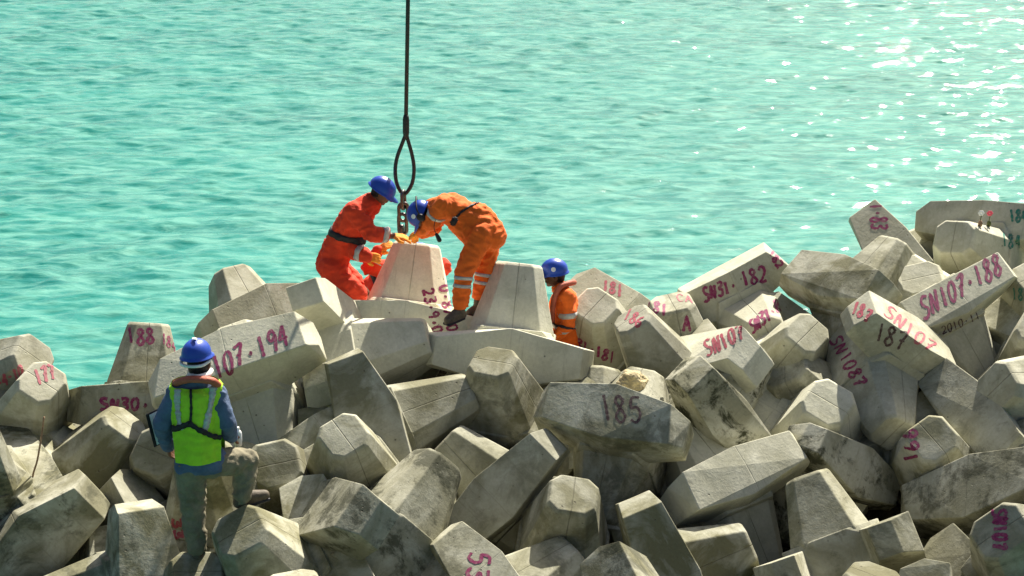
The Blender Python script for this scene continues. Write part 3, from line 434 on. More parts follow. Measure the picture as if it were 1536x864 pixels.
def ribbon(target_tree, strokes_px, width, off=0.003, thick=0.0, double=False):
    """strokes given in pixels are cast onto the surface they are painted on"""
    bm = bmesh.new()
    for st in strokes_px:
        P = []
        for (a, b) in zip(st[:-1], st[1:]):
            n = max(2, int(math.hypot(b[0]-a[0], b[1]-a[1])/1.3))
            for k in range(n): P.append((a[0]+(b[0]-a[0])*k/n, a[1]+(b[1]-a[1])*k/n))
        P.append(st[-1]); run = []
        runs = []
        for p in P:
            h = target_tree.ray_cast(CL, ray(*p))
            if h[0] is None or (run and (h[0]-run[-1][0]).length > 0.13):
                if len(run) > 1: runs.append(run)
                run = []
                if h[0] is None: continue
            run.append((h[0], h[1]))
        if len(run) > 1: runs.append(run)
        for run in runs:
            prev = None
            for i, (p, n) in enumerate(run):
                t = (run[min(i+1, len(run)-1)][0]-run[max(i-1, 0)][0])
                if t.length < 1e-6: continue
                s = t.normalized().cross(n).normalized()
                w = width*(0.85+0.3*noise.noise(p*23)+0.1*math.sin(i))
                e = 1.0 if 0 < i < len(run)-1 else 0.7
                q = p+n*off
                cur = [bm.verts.new(q+s*w*0.5*e), bm.verts.new(q-s*w*0.5*e)]
                if thick: cur += [bm.verts.new(q-s*w*0.5*e-n*thick), bm.verts.new(q+s*w*0.5*e-n*thick)]
                if prev:
                    m = len(cur)
                    if m == 2: bm.faces.new((prev[0], prev[1], cur[1], cur[0]))
                    else:
                        for k in range(4): bm.faces.new((prev[k], prev[(k+1) % 4], cur[(k+1) % 4], cur[k]))
                prev = cur
    return bm
def write(s, p0, p1, h, mat='paint', width=0.032, target=None):
    n = len(s); adv = ((p1[0]-p0[0])/n, (p1[1]-p0[1])/n); r = random.Random(s+str(p0))
    # which block carries the words: the one hit most often
    cnt = {}
    for k in range(n):
        x = p0[0]+adv[0]*(k+.5)+h[0]*.5; y = p0[1]+adv[1]*(k+.5)+h[1]*.5
        c = cast(x, y)
        if c: cnt[c[2].name] = cnt.get(c[2].name, 0)+1
    if target: name = blocks[target].name
    elif cnt: name = max(cnt, key=cnt.get)
    else: return
    o, tree = [(o, t) for o, t in trees if o.name == name][0]
    strokes = []
    for k, ch in enumerate(s):
        j = [r.uniform(-.06, .06) for _ in range(4)]
        for st in G[ch]:
            S3 = []
            for (u, v) in st:
                u2 = u*0.78+j[0]+j[2]*(v-.5); v2 = v*(1+j[3])+j[1]
                S3.append(Vector((p0[0]+adv[0]*(k+u2)+h[0]*v2, p0[1]+adv[1]*(k+u2)+h[1]*v2, 0)))
            if len(S3) > 3: S3 = spline(S3, 5)
            strokes.append([(q.x, q.y) for q in S3])
    bm = ribbon(tree, strokes, width)
    if not len(bm.faces): bm.free(); return
    me = from_bm('painted_number', bm); me.transform(o.matrix_world.inverted())
    obj('painted_number', me, M[mat], o)
for a in [
 ('SN107.194', (283,549), (432,486), (6,32)), ('185', (899,591), (966,598), (2,37), 'paint_dark', .026),
 ('53', (738,832), (730,874), (-33,-4)), ('SN107', (1510,764), (1510,826), (-21,0)), ('991', (1376,643), (1378,698), (-22,0)),
 ('SN107.188', (1380,449), (1500,378), (6,31)), ('2010.11', (1412,490), (1470,466), (2,12), 'paint_dark', .014),
 ('187', (1318,483), (1366,503), (-9,27), 'paint_dark', .026), ('187', (1284,450), (1310,470), (-8,18), 'paint_pale'),
 ('SN107', (1335,459), (1408,518), (-10,14), 'paint_pale', .028), ('SN1087', (1262,503), (1302,575), (-17,8)),
 ('1.83', (1330,306), (1331,346), (-25,0)), ('184', (1514,315), (1542,317), (0,18), 'paint_green', .028),
 ('184', (1503,350), (1532,352), (0,20), 'paint_green', .028), ('184', (1518,431), (1546,433), (0,17), 'paint_green', .028),
 ('182', (1110,407), (1150,399), (4,22)), ('SN31.', (1054,431), (1104,417), (3,20)), ('182', (1160,372), (1176,398), (-8,8)),
 ('SN31.R', (1124,483), (1168,447), (5,18)), ('181', (906,419), (938,429), (-3,17), 'paint_pale'), ('181', (971,447), (1004,458), (-3,17)),
 ('31.181', (866,507), (926,529), (-4,16)), ('CA', (1014,440), (1040,445), (2,11), 'paint_pale', .016), ('A', (1024,474), (1038,474), (0,24)),
 ('186', (944,461), (970,478), (-10,15), 'paint_pale', .028), ('SN107', (1055,513), (1114,484), (6,22), 'paint_pale'),
 ('9-4-10', (-14,572), (34,545), (4,18), 'paint_pale', .028), ('177', (50,555), (80,542), (6,24), 'paint_pale', .028),
 ('188', (191,492), (234,495), (0,23)), ('184', (243,499), (266,514), (-1,15), 'paint', .018), ('SN30.', (151,598), (226,597), (0,17)),
 ('23.9.0', (650,432), (664,500), (-16,4), 'paint', .028), ('0.8/60', (673,427), (687,497), (-15,3), 'paint', .028),
 ('33', (272,776), (276,812), (-14,1), 'paint_pale'), ]:
    write(*a)

# ---PEOPLE ------------------------------------------------------------------
def capsule(bm, p0, r0, p1, r1, seg=12):
    p0, p1 = Vector(p0), Vector(p1); ax = p1-p0; L = ax.length
    t = ax.normalized() if L > 1e-6 else Vector((0, 0, 1)); u = t.orthogonal().normalized(); s = t.cross(u)
    rows = []
    for k in range(1, 4): a = math.pi/2*(1-k/3); rows.append((p0-t*r0*math.sin(a), max(1e-4, r0*math.cos(a))))
    for k in range(0, 3): a = math.pi/2*(k/3); rows.append((p1+t*r1*math.sin(a), max(1e-4, r1*math.cos(a))))
    R_ = [[bm.verts.new(c+(u*math.cos(2*math.pi*i/seg)+s*math.sin(2*math.pi*i/seg))*r) for i in range(seg)] for c, r in rows]
    b0, b1 = bm.verts.new(p0-t*r0), bm.verts.new(p1+t*r1)
    for A, B in zip(R_[:-1], R_[1:]):
        for i in range(seg): bm.faces.new((A[i], A[(i+1) % seg], B[(i+1) % seg], B[i]))
    for i in range(seg):
        bm.faces.new((b0, R_[0][(i+1) % seg], R_[0][i])); bm.faces.new((b1, R_[-1][i], R_[-1][(i+1) % seg]))
def ellipsoid(bm, c, X, Y, Z, seg=20, rings=12):
    c = Vector(c); vs = []
    for j in range(1, rings):
        a = math.pi*j/rings
        vs.append([bm.verts.new(c+Z*math.cos(a)+(X*math.cos(2*math.pi*i/seg)+Y*math.sin(2*math.pi*i/seg))*math.sin(a)) for i in range(seg)])
    t, b = bm.verts.new(c+Z), bm.verts.new(c-Z)
    for A, B in zip(vs[:-1], vs[1:]):
        for i in range(seg): bm.faces.new((A[i], B[i], B[(i+1) % seg], A[(i+1) % seg]))
    for i in range(seg): bm.faces.new((t, vs[0][i], vs[0][(i+1) % seg])); bm.faces.new((b, vs[-1][(i+1) % seg], vs[-1][i]))
def skin(name, parts, voxel, grow=0.0, smooth=4, wrinkle=0.0, cuts=(), seed=0):
    bm = bmesh.new()
    for p in parts:
        if not isinstance(p[1], Vector): capsule(bm, p[0], p[1]+grow, p[2], p[3]+grow)
        else: ellipsoid(bm, p[0], *[v*(1+grow/v.length) for v in p[1:4]])
    bmesh.ops.recalc_face_normals(bm, faces=bm.faces)
    me = from_bm(name, bm)
    me = evaluated(me, [('REMESH', dict(mode='VOXEL', voxel_size=voxel)), ('SMOOTH', dict(factor=0.5, iterations=smooth))])
    bm = bmesh.new(); bm.from_mesh(me); bpy.data.meshes.remove(me); bm.normal_update()
    if wrinkle:
        off = Vector((seed*5.3, seed*2.1, 0))
        for v in bm.verts:
            q = v.co+off
            w1 = Vector((q.x*7, q.y*7, q.z*13)); n = noise.noise(w1+Vector((noise.noise(q*5), noise.noise(q*6), 0))*1.5)
            w2 = noise.noise(Vector((q.x*22, q.y*22, q.z*30)))
            v.co += v.normal*(wrinkle*((1-abs(n)*2.6)*0.9+w2*0.5-0.3))
    for co, no in cuts:
        bmesh.ops.bisect_plane(bm, geom=bm.verts[:]+bm.edges[:]+bm.faces[:], plane_co=co, plane_no=no, clear_outer=True)
    me = from_bm(name, bm, True); return me
def hand(w, d, n, curl=0.5, s=1.0, side=1):
    """w wrist, d pointing direction, n back-of-hand normal, side: thumb side"""
    d = Vector(d).normalized(); n = Vector(n); n = (n-d*n.dot(d)).normalized(); x = d.cross(n)*side; P = []
    base = w+d*0.015
    for k, o in enumerate((-.030, -.010, .010, .029)): P.append((base+x*o*0.6*s, .017*s, base+d*.078*s+x*o*s, .0135*s))
    for k, (o, L) in enumerate(((-.032, .060), (-.011, .076), (.011, .082), (.032, .072))):
        p = base+d*.085*s+x*o*s; a = 0.15
        for j, f in enumerate((.45, .32, .23)):
            a += curl*(0.5 if j == 0 else .7); q = p+(d*math.cos(a)-n*math.sin(a)+x*o*1.2).normalized()*L*f*s
            P.append((p, (.0095-.001*j)*s, q, (.0088-.001*j)*s)); p = q
    p = base+x*.03*s+d*.01*s; q = p+(d*.6+x*.8-n*.25).normalized()*.042*s; r_ = q+(d*.95+x*.15-n*.45*curl).normalized()*.035*s
    P += [(p, .0135*s, q, .0115*s), (q, .0112*s, r_, .0095*s)]
    return P
def frame(face, up):
    f = Vector(face).normalized(); u = Vector(up); u = (u-f*u.dot(f)).normalized(); return f, u, f.cross(u)
def head_parts(c, face, up):
    f, u, r = frame(face, up)
    P = [(c, r*.074, f*.092, u*.112), (c-u*.045+f*.028, r*.055, f*.06, u*.062), (c-u*.085+f*.05, .024, c-u*.09+f*.062, .020)]
    P += [(c+f*.088+u*.012, .012, c+f*.112-u*.022, .016), (c+f*.103-u*.024+r*.012, .009, c+f*.103-u*.024-r*.012, .009)]
    P += [(c+f*.085-u*.054-r*.018, .008, c+f*.085-u*.054+r*.018, .008)]            # lips
    P += [(c+f*.078+u*.030+r*.045, .012, c+f*.088+u*.034-r*.0, .012), (c+f*.078+u*.030-r*.045, .012, c+f*.088+u*.034, .012)]
    for s in (1, -1): P += [(c+r*s*.074-f*.008+u*.02, .012, c+r*s*.078-f*.012-u*.02, .010)]
    return P
def build_helmet(c, face, up, parent, logo=True):
    f, u, r = frame(face, up); bm = bmesh.new(); seg = 40; rows = []
    for j in range(0, 11):
        a = math.pi/2*j/10; row = []
        for i in range(seg):
            b = 2*math.pi*i/seg; x = math.cos(b); y = math.sin(b)
            ridge = .94+0.035*math.exp(-(y*math.cos(a)/0.13)**2)*math.cos(a*0.6)+0.02*math.exp(-((abs(y*math.cos(a))-.42)/0.10)**2)*math.sin(a)
            row.append(bm.verts.new(c+(f*x*.134+r*y*.110)*math.cos(a)*ridge+u*(.118*math.sin(a)*ridge)))
        rows.append(row)
    rim = []
    for k, (e, dz) in enumerate(((1.0, -.012), (1.10, -.020), (1.11, -.026), (0.97, -.018))):
        row = []
        for i in range(seg):
            b = 2*math.pi*i/seg; x = math.cos(b); y = math.sin(b); pk = max(0, x)**3*.052*(1 if k in (1, 2) else 0)
            row.append(bm.verts.new(c+f*(x*.128*e+pk)+r*y*.105*e+u*(dz-(.012 if pk > .01 else 0))))
        rim.append(row)
    allr = rows[::-1]+rim
    for A, B in zip(allr[:-1], allr[1:]):
        for i in range(seg): bm.faces.new((A[i], B[i], B[(i+1) % seg], A[(i+1) % seg]))
    bmesh.ops.remove_doubles(bm, verts=bm.verts, dist=0.0008); bmesh.ops.recalc_face_normals(bm, faces=bm.faces)
    h = obj('safety_helmet', from_bm('safety_helmet', bm, True), M['helmet'], parent)
    if logo:      # round badge on each side, patch in front
        bm = bmesh.new()
        for s in (1,):
            cc = c+r*s*(-.113)+u*.045+f*.02; nn = (-r*s*.9+u*.45).normalized(); X = nn.orthogonal().normalized(); Y = nn.cross(X)
            vs = [bm.verts.new(cc+nn*.004+(X*math.cos(2*math.pi*i/16)+Y*math.sin(2*math.pi*i/16))*.022) for i in range(16)]
            bm.faces.new(vs)
        obj('helmet_badge', from_bm('helmet_badge', bm), M['white'], h)
    # inner harness band seen under the rim
    bm = bmesh.new(); pts = [c+f*math.cos(a)*.098-f*.004+r*math.sin(a)*.084-u*.028 for a in [2*math.pi*i/24 for i in range(24)]]
    tube_bm(bm, pts, .011, 6, closed=True); obj('headband', from_bm('headband', bm, True), M['black'], h)
    return h
def limb_band(tree, c, ax, width, name, mat, parent, off=0.005, maxd=0.30, rows=3, bulge=0.0):
    ax = Vector(ax).normalized(); u = ax.orthogonal().normalized(); s = ax.cross(u); bm = bmesh.new(); R_ = []
    n = 48; rad = []
    for j in range(rows):
        o = (j/(rows-1)-.5)*width; ro = []
        for i in range(n):
            d = u*math.cos(2*math.pi*i/n)+s*math.sin(2*math.pi*i/n)
            h = tree.ray_cast(c+ax*o, d, maxd); ro.append(h[3] if h[0] is not None else None)
        for i in range(n):
            if ro[i] is None:
                k = [ro[(i+q) % n] for q in range(-6, 7) if ro[(i+q) % n] is not None]; ro[i] = sum(k)/len(k) if k else 0.06
        rad.append(ro)
    med = sorted(r_ for ro in rad for r_ in ro)[len(rad)*n//2]
    for j in range(rows):
        o = (j/(rows-1)-.5)*width
        R_.append([bm.verts.new(c+ax*o+(u*math.cos(2*math.pi*i/n)+s*math.sin(2*math.pi*i/n))*(min(rad[j][i], med*1.9)+off)) for i in range(n)])
    inner = [[bm.verts.new(c+ax*((j/(rows-1)-.5)*width)+(v.co-(c+ax*((j/(rows-1)-.5)*width)))*0.93) for v in R_[j]] for j in (0, rows-1)]
    ring = [inner[0]]+R_+[inner[1]]
    for A, B in zip(ring[:-1], ring[1:]):
        for i in range(n): bm.faces.new((A[i], A[(i+1) % n], B[(i+1) % n], B[i]))
    bmesh.ops.recalc_face_normals(bm, faces=bm.faces)
    return obj(name, from_bm(name, bm, True), mat, parent)
def person(J, face, up, label, group=None, kneel=False):
    """J: joints in the place. returns body and the part lists the clothes grow from"""
    hd, nk = J['head'], J['neck']; T = []
    f, u, r = frame(face, up)
    arms, legs, hands = [], [], []
    T += [(J['pelvis'], .115, J['waist'], .105), (J['waist'], .105, J['chest'], .12)]
    for s in 'LR':
        T += [(J['sh'+s], .062, J['chest'], .115), (J['hip'+s], .095, J['pelvis'], .105), (J['sh'+s], .055, nk, .055), (J['sh'+s]*.6+J['chest']*.4, .09, J['waist'], .095)]
        arms += [(J['sh'+s], .058, J['el'+s], .042), (J['el'+s], .042, J['wr'+s], .029)]
        legs += [(J['hip'+s], .088, J['kn'+s], .058), (J['kn'+s], .056, J['kn'+s]*.65+J['an'+s]*.35, .057), (J['kn'+s]*.65+J['an'+s]*.35, .057, J['an'+s], .038), (J['an'+s], .036, J['to'+s], .028)]
        hands.append(hand(J['wr'+s], J['hd'+s]-J['wr'+s], J['hn'+s], J.get('curl'+s, .5), 1.0, J.get('side'+s, 1)))
    neck = [(nk, .056, hd-u*.05-f*.015, .050)]
    body = obj('person', skin('person', head_parts(hd, face, up)+neck+T+arms+legs+hands[0]+hands[1], .0075, smooth=2), M['skin'])
    tag(body, label, 'person', group)
    hair = skin('hair', [(hd-f*.022+u*.015, r*.082, f*.088, u*.108), (hd-f*.06-u*.045, r*.055, f*.035, u*.04)], .008, cuts=[(hd+f*.035, f)], smooth=1)
    obj('hair', hair, M['hair'], body)
    for s in (1, -1):
        bm = bmesh.new(); ellipsoid(bm, hd+f*.083+r*s*.030+u*.012, r*.012, f*.008, u*.008, 10, 6)
        obj('eye', from_bm('eye', bm, True), M['hair'], body)
    return body, T, arms, legs, hands
def LG(l): return l[:3]+l[4:7]     # trouser legs end at the ankle
def tree_of(o): me = o.data; return BVHTree.FromPolygons([v.co for v in me.vertices], [list(p.vertices) for p in me.polygons])
def boots(body, J, mat, k=1.0):
    for s in 'LR':
        a, t = J['an'+s], J['to'+s]; d = (t-a).normalized(); dn = J.get('sole'+s, Vector((0, 0, -1)))
        heel = a+dn*.045-Vector((d.x, d.y, 0))*.025
        P = [(a-dn*.07, .048, a, .050), (a, .048, heel, .045), (heel, .045, t+dn*.01, .040), (a+d*.05, .048, t, .040)]
        b = obj('boot', skin('boot', P, .011, smooth=2), M[mat], body)
        S = [(heel+dn*.026, .022, t+dn*.038+d*.02, .020)]
        x = d.cross(dn).normalized()
        S = [(heel+dn*.028+x*o, .016, t+dn*.030+d*.02+x*o, .016) for o in (-.028, 0, .028)]
        obj('sole', skin('sole', S, .009, smooth=1), M['black'], b)
def gloves(body, hands, which=(0, 1)):
    for i in which: obj('glove', skin('glove', hands[i], .006, grow=.0045, smooth=1), M['glove'], body)

# ---- worker kneeling to the left of the raised block
D1 = 17.75
def jj(d, base=None, **k): return {n: W(v[0], v[1], d+(v[2] if len(v) > 2 else 0)+((v[1]-base)*.364*d/2866 if base else 0)) for n, v in k.items()}
J = jj(D1, 357, head=(574, 288), neck=(556, 304), chest=(533, 330), waist=(508, 368), pelvis=(498, 396),
       shR=(531, 318, -.17), shL=(545, 312, .16), elR=(556, 350, -.24), elL=(530, 376, -.12), wrR=(590, 354, -.14), wrL=(548, 384, -.20),
       hdR=(612, 357, -.10), hdL=(570, 388, -.16), hipR=(497, 402, -.09), hipL=(503, 402, .09), knR=(536, 442, -.20), knL=(546, 440, .08),
       anR=(488, 452, -.05), anL=(492, 452, .12), toR=(474, 462, -.05), toL=(476, 462, .12))
J['hnR'] = Vector((0, -.3, 1)); J['hnL'] = Vector((.2, -.8, .5)); J['curlR'] = .25
body, T, arms, legs, hands = person(J, Vector((.80, -.12, -.55)), Vector((.45, 0, .9)),
    'man in red-orange coveralls kneeling left of the raised block with both orange gloves on it')
cov = obj('coverall', skin('coverall', T+arms+LG(legs)+[(J['neck']-Vector((0, 0, .02)), .062, J['chest'], .1)], .013, grow=.038, wrinkle=.014, seed=1, cuts=[(J['wrR']*.75+J['elR']*.25, (J['wrR']-J['elR']).normalized())]), M['red_orange'], body)
tr = tree_of(cov)
limb_band(tr, J['elR']*.42+J['wrR']*.58, J['wrR']-J['elR'], .055, 'reflective_band', M['reflect'], cov, maxd=.12)
limb_band(tr, J['elL']*.4+J['wrL']*.6, J['wrL']-J['elL'], .05, 'reflective_band', M['reflect'], cov, maxd=.12)
limb_band(tr, W(520, 349, D1), (J['chest']-J['pelvis']).normalized()+Vector((-.25, 0, -.02)), .06, 'lifting_belt', M['black'], cov, off=.012, maxd=.26)
gloves(body, hands); boots(body, J, 'boot')
build_helmet(J['head']+Vector((.0, 0, .035)), Vector((.78, -.12, -.50)), Vector((.45, 0, .9)), body)

# ---- worker bending over from the right
D2 = 17.32
J = jj(D2, head=(632, 324), neck=(650, 311), chest=(676, 313), waist=(706, 327), pelvis=(727, 345),
       shL=(663, 308, -.17), shR=(660, 312, .16), elL=(648, 333, -.08), elR=(652, 340, .22), wrL=(631, 347, .12), wrR=(636, 350, .30),
       hdL=(613, 353, .28), hdR=(618, 357, .42), hipL=(722, 352, -.09), hipR=(734, 350, .09), knL=(695, 412, -.12), knR=(727, 408, .14),
       anL=(690, 466, -.08), anR=(718, 462, .16), toL=(672, 480, -.16), toR=(704, 470, .14))
J['hnL'] = Vector((0, -.2, 1)); J['hnR'] = Vector((0, 0, 1)); J['curlL'] = .3; J['sideL'] = -1
body, T, arms, legs, hands = person(J, Vector((-.45, -.05, -.9)), Vector((-.88, 0, .42)),
    'man in orange coveralls bent double over the raised block, reflective bands at his knees')
T2 = T+[(W(716, 328, D2), .12, W(734, 352, D2), .13), (W(690, 330, D2), .10, W(712, 350, D2), .11)]
cov = obj('coverall', skin('coverall', T2+arms+LG(legs), .013, grow=.028, wrinkle=.014, seed=2, cuts=[(J['anL']+Vector((0, 0, .03)), Vector((0, 0, -1)))]), M['orange'], body)
tr = tree_of(cov)
for s in 'LR':
    k, a = J['kn'+s], J['an'+s]; ax = a-k
    for t in (.08, .30): limb_band(tr, k+ax*t, ax, .03, 'reflective_band', M['reflect'], cov, maxd=.14)
limb_band(tr, J['elL']*.55+J['shL']*.45+Vector((0, 0, -.02)), J['elL']-J['shL'], .03, 'reflective_band', M['reflect'], cov, maxd=.14)
bm = ribbon(tr, [[(718, 304), (705, 309), (692, 318), (682, 328), (676, 334)]], .022, off=.008, thick=.008)
st = obj('shoulder_strap', from_bm('shoulder_strap', bm, True), M['black'], cov)
c = W(681, 332, D2-.22); bm = bmesh.new(); r_ = bmesh.ops.create_cube(bm, size=1, matrix=Matrix.Translation(c) @ Matrix.Rotation(.5, 4, 'Y') @ Matrix.Diagonal((.055, .04, .085, 1)))
bmesh.ops.bevel(bm, geom=bm.edges[:], offset=.012, segments=2, affect='EDGES'); obj('radio_pouch', from_bm('radio_pouch', bm, True), M['black'], st)
bm = bmesh.new(); tube_bm(bm, spline([W(653, 330, D2-.2), W(651, 342, D2-.22), W(655, 352, D2-.2)], 5), .003, 6)
cd = obj('lanyard', from_bm('lanyard', bm), M['black'], cov)
bm = bmesh.new(); capsule(bm, W(655, 352, D2-.2), .016, W(659, 360, D2-.2), .022); obj('whistle', from_bm('whistle', bm, True), M['rope'], cd)
gloves(body, hands); boots(body, J, 'boot')
hel = build_helmet(W(629, 320, D2), Vector((-.42, -.05, -.9)), Vector((-.88, 0, .42)), body)
bm = bmesh.new(); f, u, r = frame((-.42, -.05, -.9), (-.88, 0, .42)); hc = W(629, 320, D2)
ellipsoid(bm, hc-r*.115-u*.02, r*.025, f*.035, u*.045, 14, 8); em = obj('ear_muff', from_bm('ear_muff', bm, True), M['black'], hel)
bm = bmesh.new(); ellipsoid(bm, hc+r*.115-u*.02, r*.025, f*.035, u*.045, 14, 8); obj('ear_muff', from_bm('ear_muff', bm, True), M['black'], hel)
tube = bmesh.new(); tube_bm(tube, spline([hc-r*.125-u*.02, hc-r*.128+u*.05-f*.06, hc+u*.09-f*.13, hc+r*.128+u*.05-f*.06, hc+r*.125-u*.02], 6), .008, 6); obj('muff_band', from_bm('muff_band', tube, True), M['black'], hel)

# ---- worker crouching behind the raised block
D4 = 18.55
J = jj(D4, 400, head=(628, 386), neck=(612, 396), chest=(592, 408), waist=(572, 424), pelvis=(560, 436),
       shL=(585, 398, .15), shR=(590, 402, -.15), elR=(552, 402, -.25), elL=(668, 400, .0), wrR=(566, 376, -.2), wrL=(655, 415, -.05),
       hdR=(580, 368, -.2), hdL=(648, 425, -.1), hipL=(560, 440, .09), hipR=(562, 440, -.09), knL=(620, 440, .1), knR=(618, 444, -.12),
       anL=(585, 475, .1), anR=(583, 477, -.1), toL=(603, 482, .1), toR=(603, 484, -.1))
J['hnR'] = Vector((-.5, -.5, .5)); J['hnL'] = Vector((0, 0, 1))
J['shL'] = W(640, 396, D4+.05)
body, T, arms, legs, hands = person(J, Vector((.8, -.3, -.4)), Vector((.3, 0, .9)),
    'man in red-orange coveralls crouching behind the raised block, mostly hidden by it')
cov = obj('coverall', skin('coverall', T+arms+LG(legs), .014, grow=.03, wrinkle=.014, seed=4), M['red_orange'], body)
tr = tree_of(cov)
limb_band(tr, J['elR']*.4+J['wrR']*.6, J['wrR']-J['elR'], .07, 'reflective_band', M['reflect'], cov, maxd=.14)
limb_band(tr, J['waist'], J['chest']-J['waist'], .05, 'lifting_belt', M['black'], cov, off=.01, maxd=.26)
gloves(body, hands); boots(body, J, 'boot')
build_helmet(J['head']+Vector((.02, 0, .03)), Vector((.75, -.2, -.5)), Vector((.4, .1, .85)), body)

# ---- worker standing behind the crest
D3 = 17.75
def V3(x, y, o=0.0): return W(x, y, D3+o+(y-444)*.364*D3/2866)
J = jj(D3, 450, head=(831, 412), neck=(840, 432), chest=(846, 457), waist=(848, 497), pelvis=(848, 525),
       shL=(851, 446, -.14), shR=(843, 446, .16), elL=(855, 485, -.20), elR=(848, 487, .2), wrL=(834, 505, -.2), wrR=(826, 505, .15),
       hdL=(818, 507, -.2), hdR=(812, 507, .12), hipL=(849, 529, -.09), hipR=(847, 529, .09), knL=(846, 591, -.1), knR=(846, 591, .1),
       anL=(850, 650, -.1), anR=(850, 650, .1), toL=(832, 657, -.1), toR=(832, 657, .1))
J['hnL'] = Vector((0, -.6, .8)); J['hnR'] = Vector((0, 0, 1)); J['sideL'] = -1
body, T, arms, legs, hands = person(J, Vector((-1, -.12, -.12)), Vector((0, 0, 1)),
    'man in orange coveralls and rust-red life collar standing side-on behind the crest')
cov = obj('coverall', skin('coverall', T+arms+LG(legs), .013, grow=.022, wrinkle=.011, seed=3), M['orange'], body)
tr = tree_of(cov)
limb_band(tr, J['waist']*.7+J['chest']*.3, Vector((0, 0, 1)), .04, 'reflective_band', M['reflect'], cov, maxd=.24)
limb_band(tr, J['shL']*.3+J['elL']*.7, J['elL']-J['shL'], .05, 'reflective_band', M['reflect'], cov, maxd=.13)
bm = bmesh.new()
tube_bm(bm, spline([V3(829, 482, -.16), V3(829, 462, -.18), V3(833, 443, -.18), V3(842, 429, -.16), V3(858, 424, -.04), V3(860, 424, +.06), V3(846, 428, +.16), V3(834, 440, +.18), V3(828, 462, +.16)], 6), [.022]*6+[.026]*37+[.022]*6, 12)
lj = obj('life_jacket_collar', from_bm('life_jacket_collar', bm, True), M['collar'], cov)
bm = ribbon(tr, [[(826, 480), (835, 488), (850, 492), (862, 493)]], .026, off=.012, thick=.008); 
if len(bm.faces): obj('jacket_strap', from_bm('jacket_strap', bm, True), M['black'], lj)
else: bm.free()
gloves(body, hands, (0,)); boots(body, J, 'boot')
build_helmet(J['head']+Vector((0, 0, .045)), Vector((-1, -.12, -.05)), Vector((-.05, 0, 1)), body)

# ---- man with the clipboard, seen from behind
D5 = 14.0
def V5(x, y, o=0.0): return W(x, y, D5+o+(y-640)*.364*D5/2866)
J = jj(D5, 640, head=(300, 546, .06), neck=(296, 572, .02), chest=(295, 608, .03), waist=(300, 655, .02), pelvis=(302, 688, .02),
       shL=(266, 592), shR=(323, 592, .02), elL=(243, 636, -.02), elR=(340, 634, -.02), wrL=(252, 668, .18), wrR=(346, 655, .22),
       hdL=(256, 680, .26), hdR=(356, 650, .32), hipL=(286, 698), hipR=(320, 694, .03), knL=(290, 770, .05), knR=(370, 690, .22),
       anL=(296, 824, .02), anR=(362, 745, .14), toL=(299, 833, .20), toR=(397, 742, .24))
J['hnL'] = Vector((-1, 0, 0)); J['hnR'] = Vector((.7, -.2, .5)); J['curlR'] = .9; J['curlL'] = .6
body, T, arms, legs, hands = person(J, Vector((.35, .93, -.12)), Vector((0, 0, 1)),
    'man seen from behind in lime vest and blue helmet, one boot up on a block')
tw = [(J['chest'], .11, J['pelvis'], .105), (J['shL'], .06, J['shR'], .06)]
sh = obj('shirt', skin('shirt', T+tw+arms+[(V5(292, 690), .108, V5(312, 690), .108)], .013, grow=.028, wrinkle=.008, seed=5, cuts=[(V5(300, 704, 0), Vector((.05, 0, -1)))]), M['shirt'], body)
tro = obj('trousers', skin('trousers', [(J['pelvis'], .088, J['waist'], .07), (J['hipL'], .090, J['pelvis'], .085), (J['hipR'], .092, J['pelvis'], .085)]+LG(legs), .013, grow=.032, wrinkle=.014, seed=6, cuts=[(J['pelvis']+Vector((0, 0, .13)), Vector((0, 0, 1))), (J['anL']+Vector((0, 0, -.02)), Vector((0, 0, -1)))]), M['khaki'], body)
V = [(V5(275, 594, 0), .066, V5(281, 680, 0), .090), (V5(315, 594, +.02), .066, V5(318, 680, +.02), .090), (V5(295, 600, 0), .12, V5(299, 680, 0), .13), (J['shL']*.8+J['neck']*.2, .062, J['neck'], .055), (J['shR']*.8+J['neck']*.2, .062, J['neck'], .055)]
vest = obj('safety_vest', skin('safety_vest', V, .012, grow=.045, wrinkle=.008, seed=7,
    cuts=[(V5(300, 692, -.1), Vector((.02, 0, -1))), (V5(257, 600, 0), Vector((-1, 0, -.05))), (V5(334, 600, 0), Vector((1, 0, -.05))), (V5(296, 573, 0), Vector((0, -.2, 1)))]), M['lime'], body)
vt = tree_of(vest)
def on_vest(name, strokes, wd, mat, off=.007):
    bm = ribbon(vt, strokes, wd, off=off, thick=.006); return obj(name, from_bm(name, bm, True), M[mat], vest)
on_vest('reflective_stripe', [[(267, 580), (266, 600), (268, 625), (272, 645)]], .055, 'reflect')
on_vest('reflective_stripe', [[(320, 580), (317, 600), (311, 630), (306, 650)]], .055, 'reflect')
hs = on_vest('harness', [[(286, 578), (287, 610), (286, 640)]], .022, 'black', .011)
bm = ribbon(vt, [[(253, 640), (264, 643), (285, 635), (300, 645), (318, 654), (336, 656), (342, 648)]], .045, off=.013, thick=.008)
obj('waist_strap', from_bm('waist_strap', bm, True), M['black'], hs)
bm = bmesh.new()
tube_bm(bm, spline([V5(262, 588, +.10), V5(266, 574, -.03), V5(280, 566, -.10), V5(298, 565, -.12), V5(316, 568, -.10), V5(325, 578, -.02), V5(327, 590, +.10)], 6), .034, 12)
for v in bm.verts: v.co.z = v.co.z+(V5(298, 572, 0).z-v.co.z)*.25
obj('life_jacket_collar', from_bm('life_jacket_collar', bm, True), M['collar'], vest)
bm = bmesh.new(); tube_bm(bm, spline([V5(284, 563, -.0), V5(296, 566, -.09), V5(311, 562, -.03), V5(316, 556, +.08)], 6), .022, 10); obj('scarf', from_bm('scarf', bm, True), M['white'], body)
boots(body, J, 'boot')
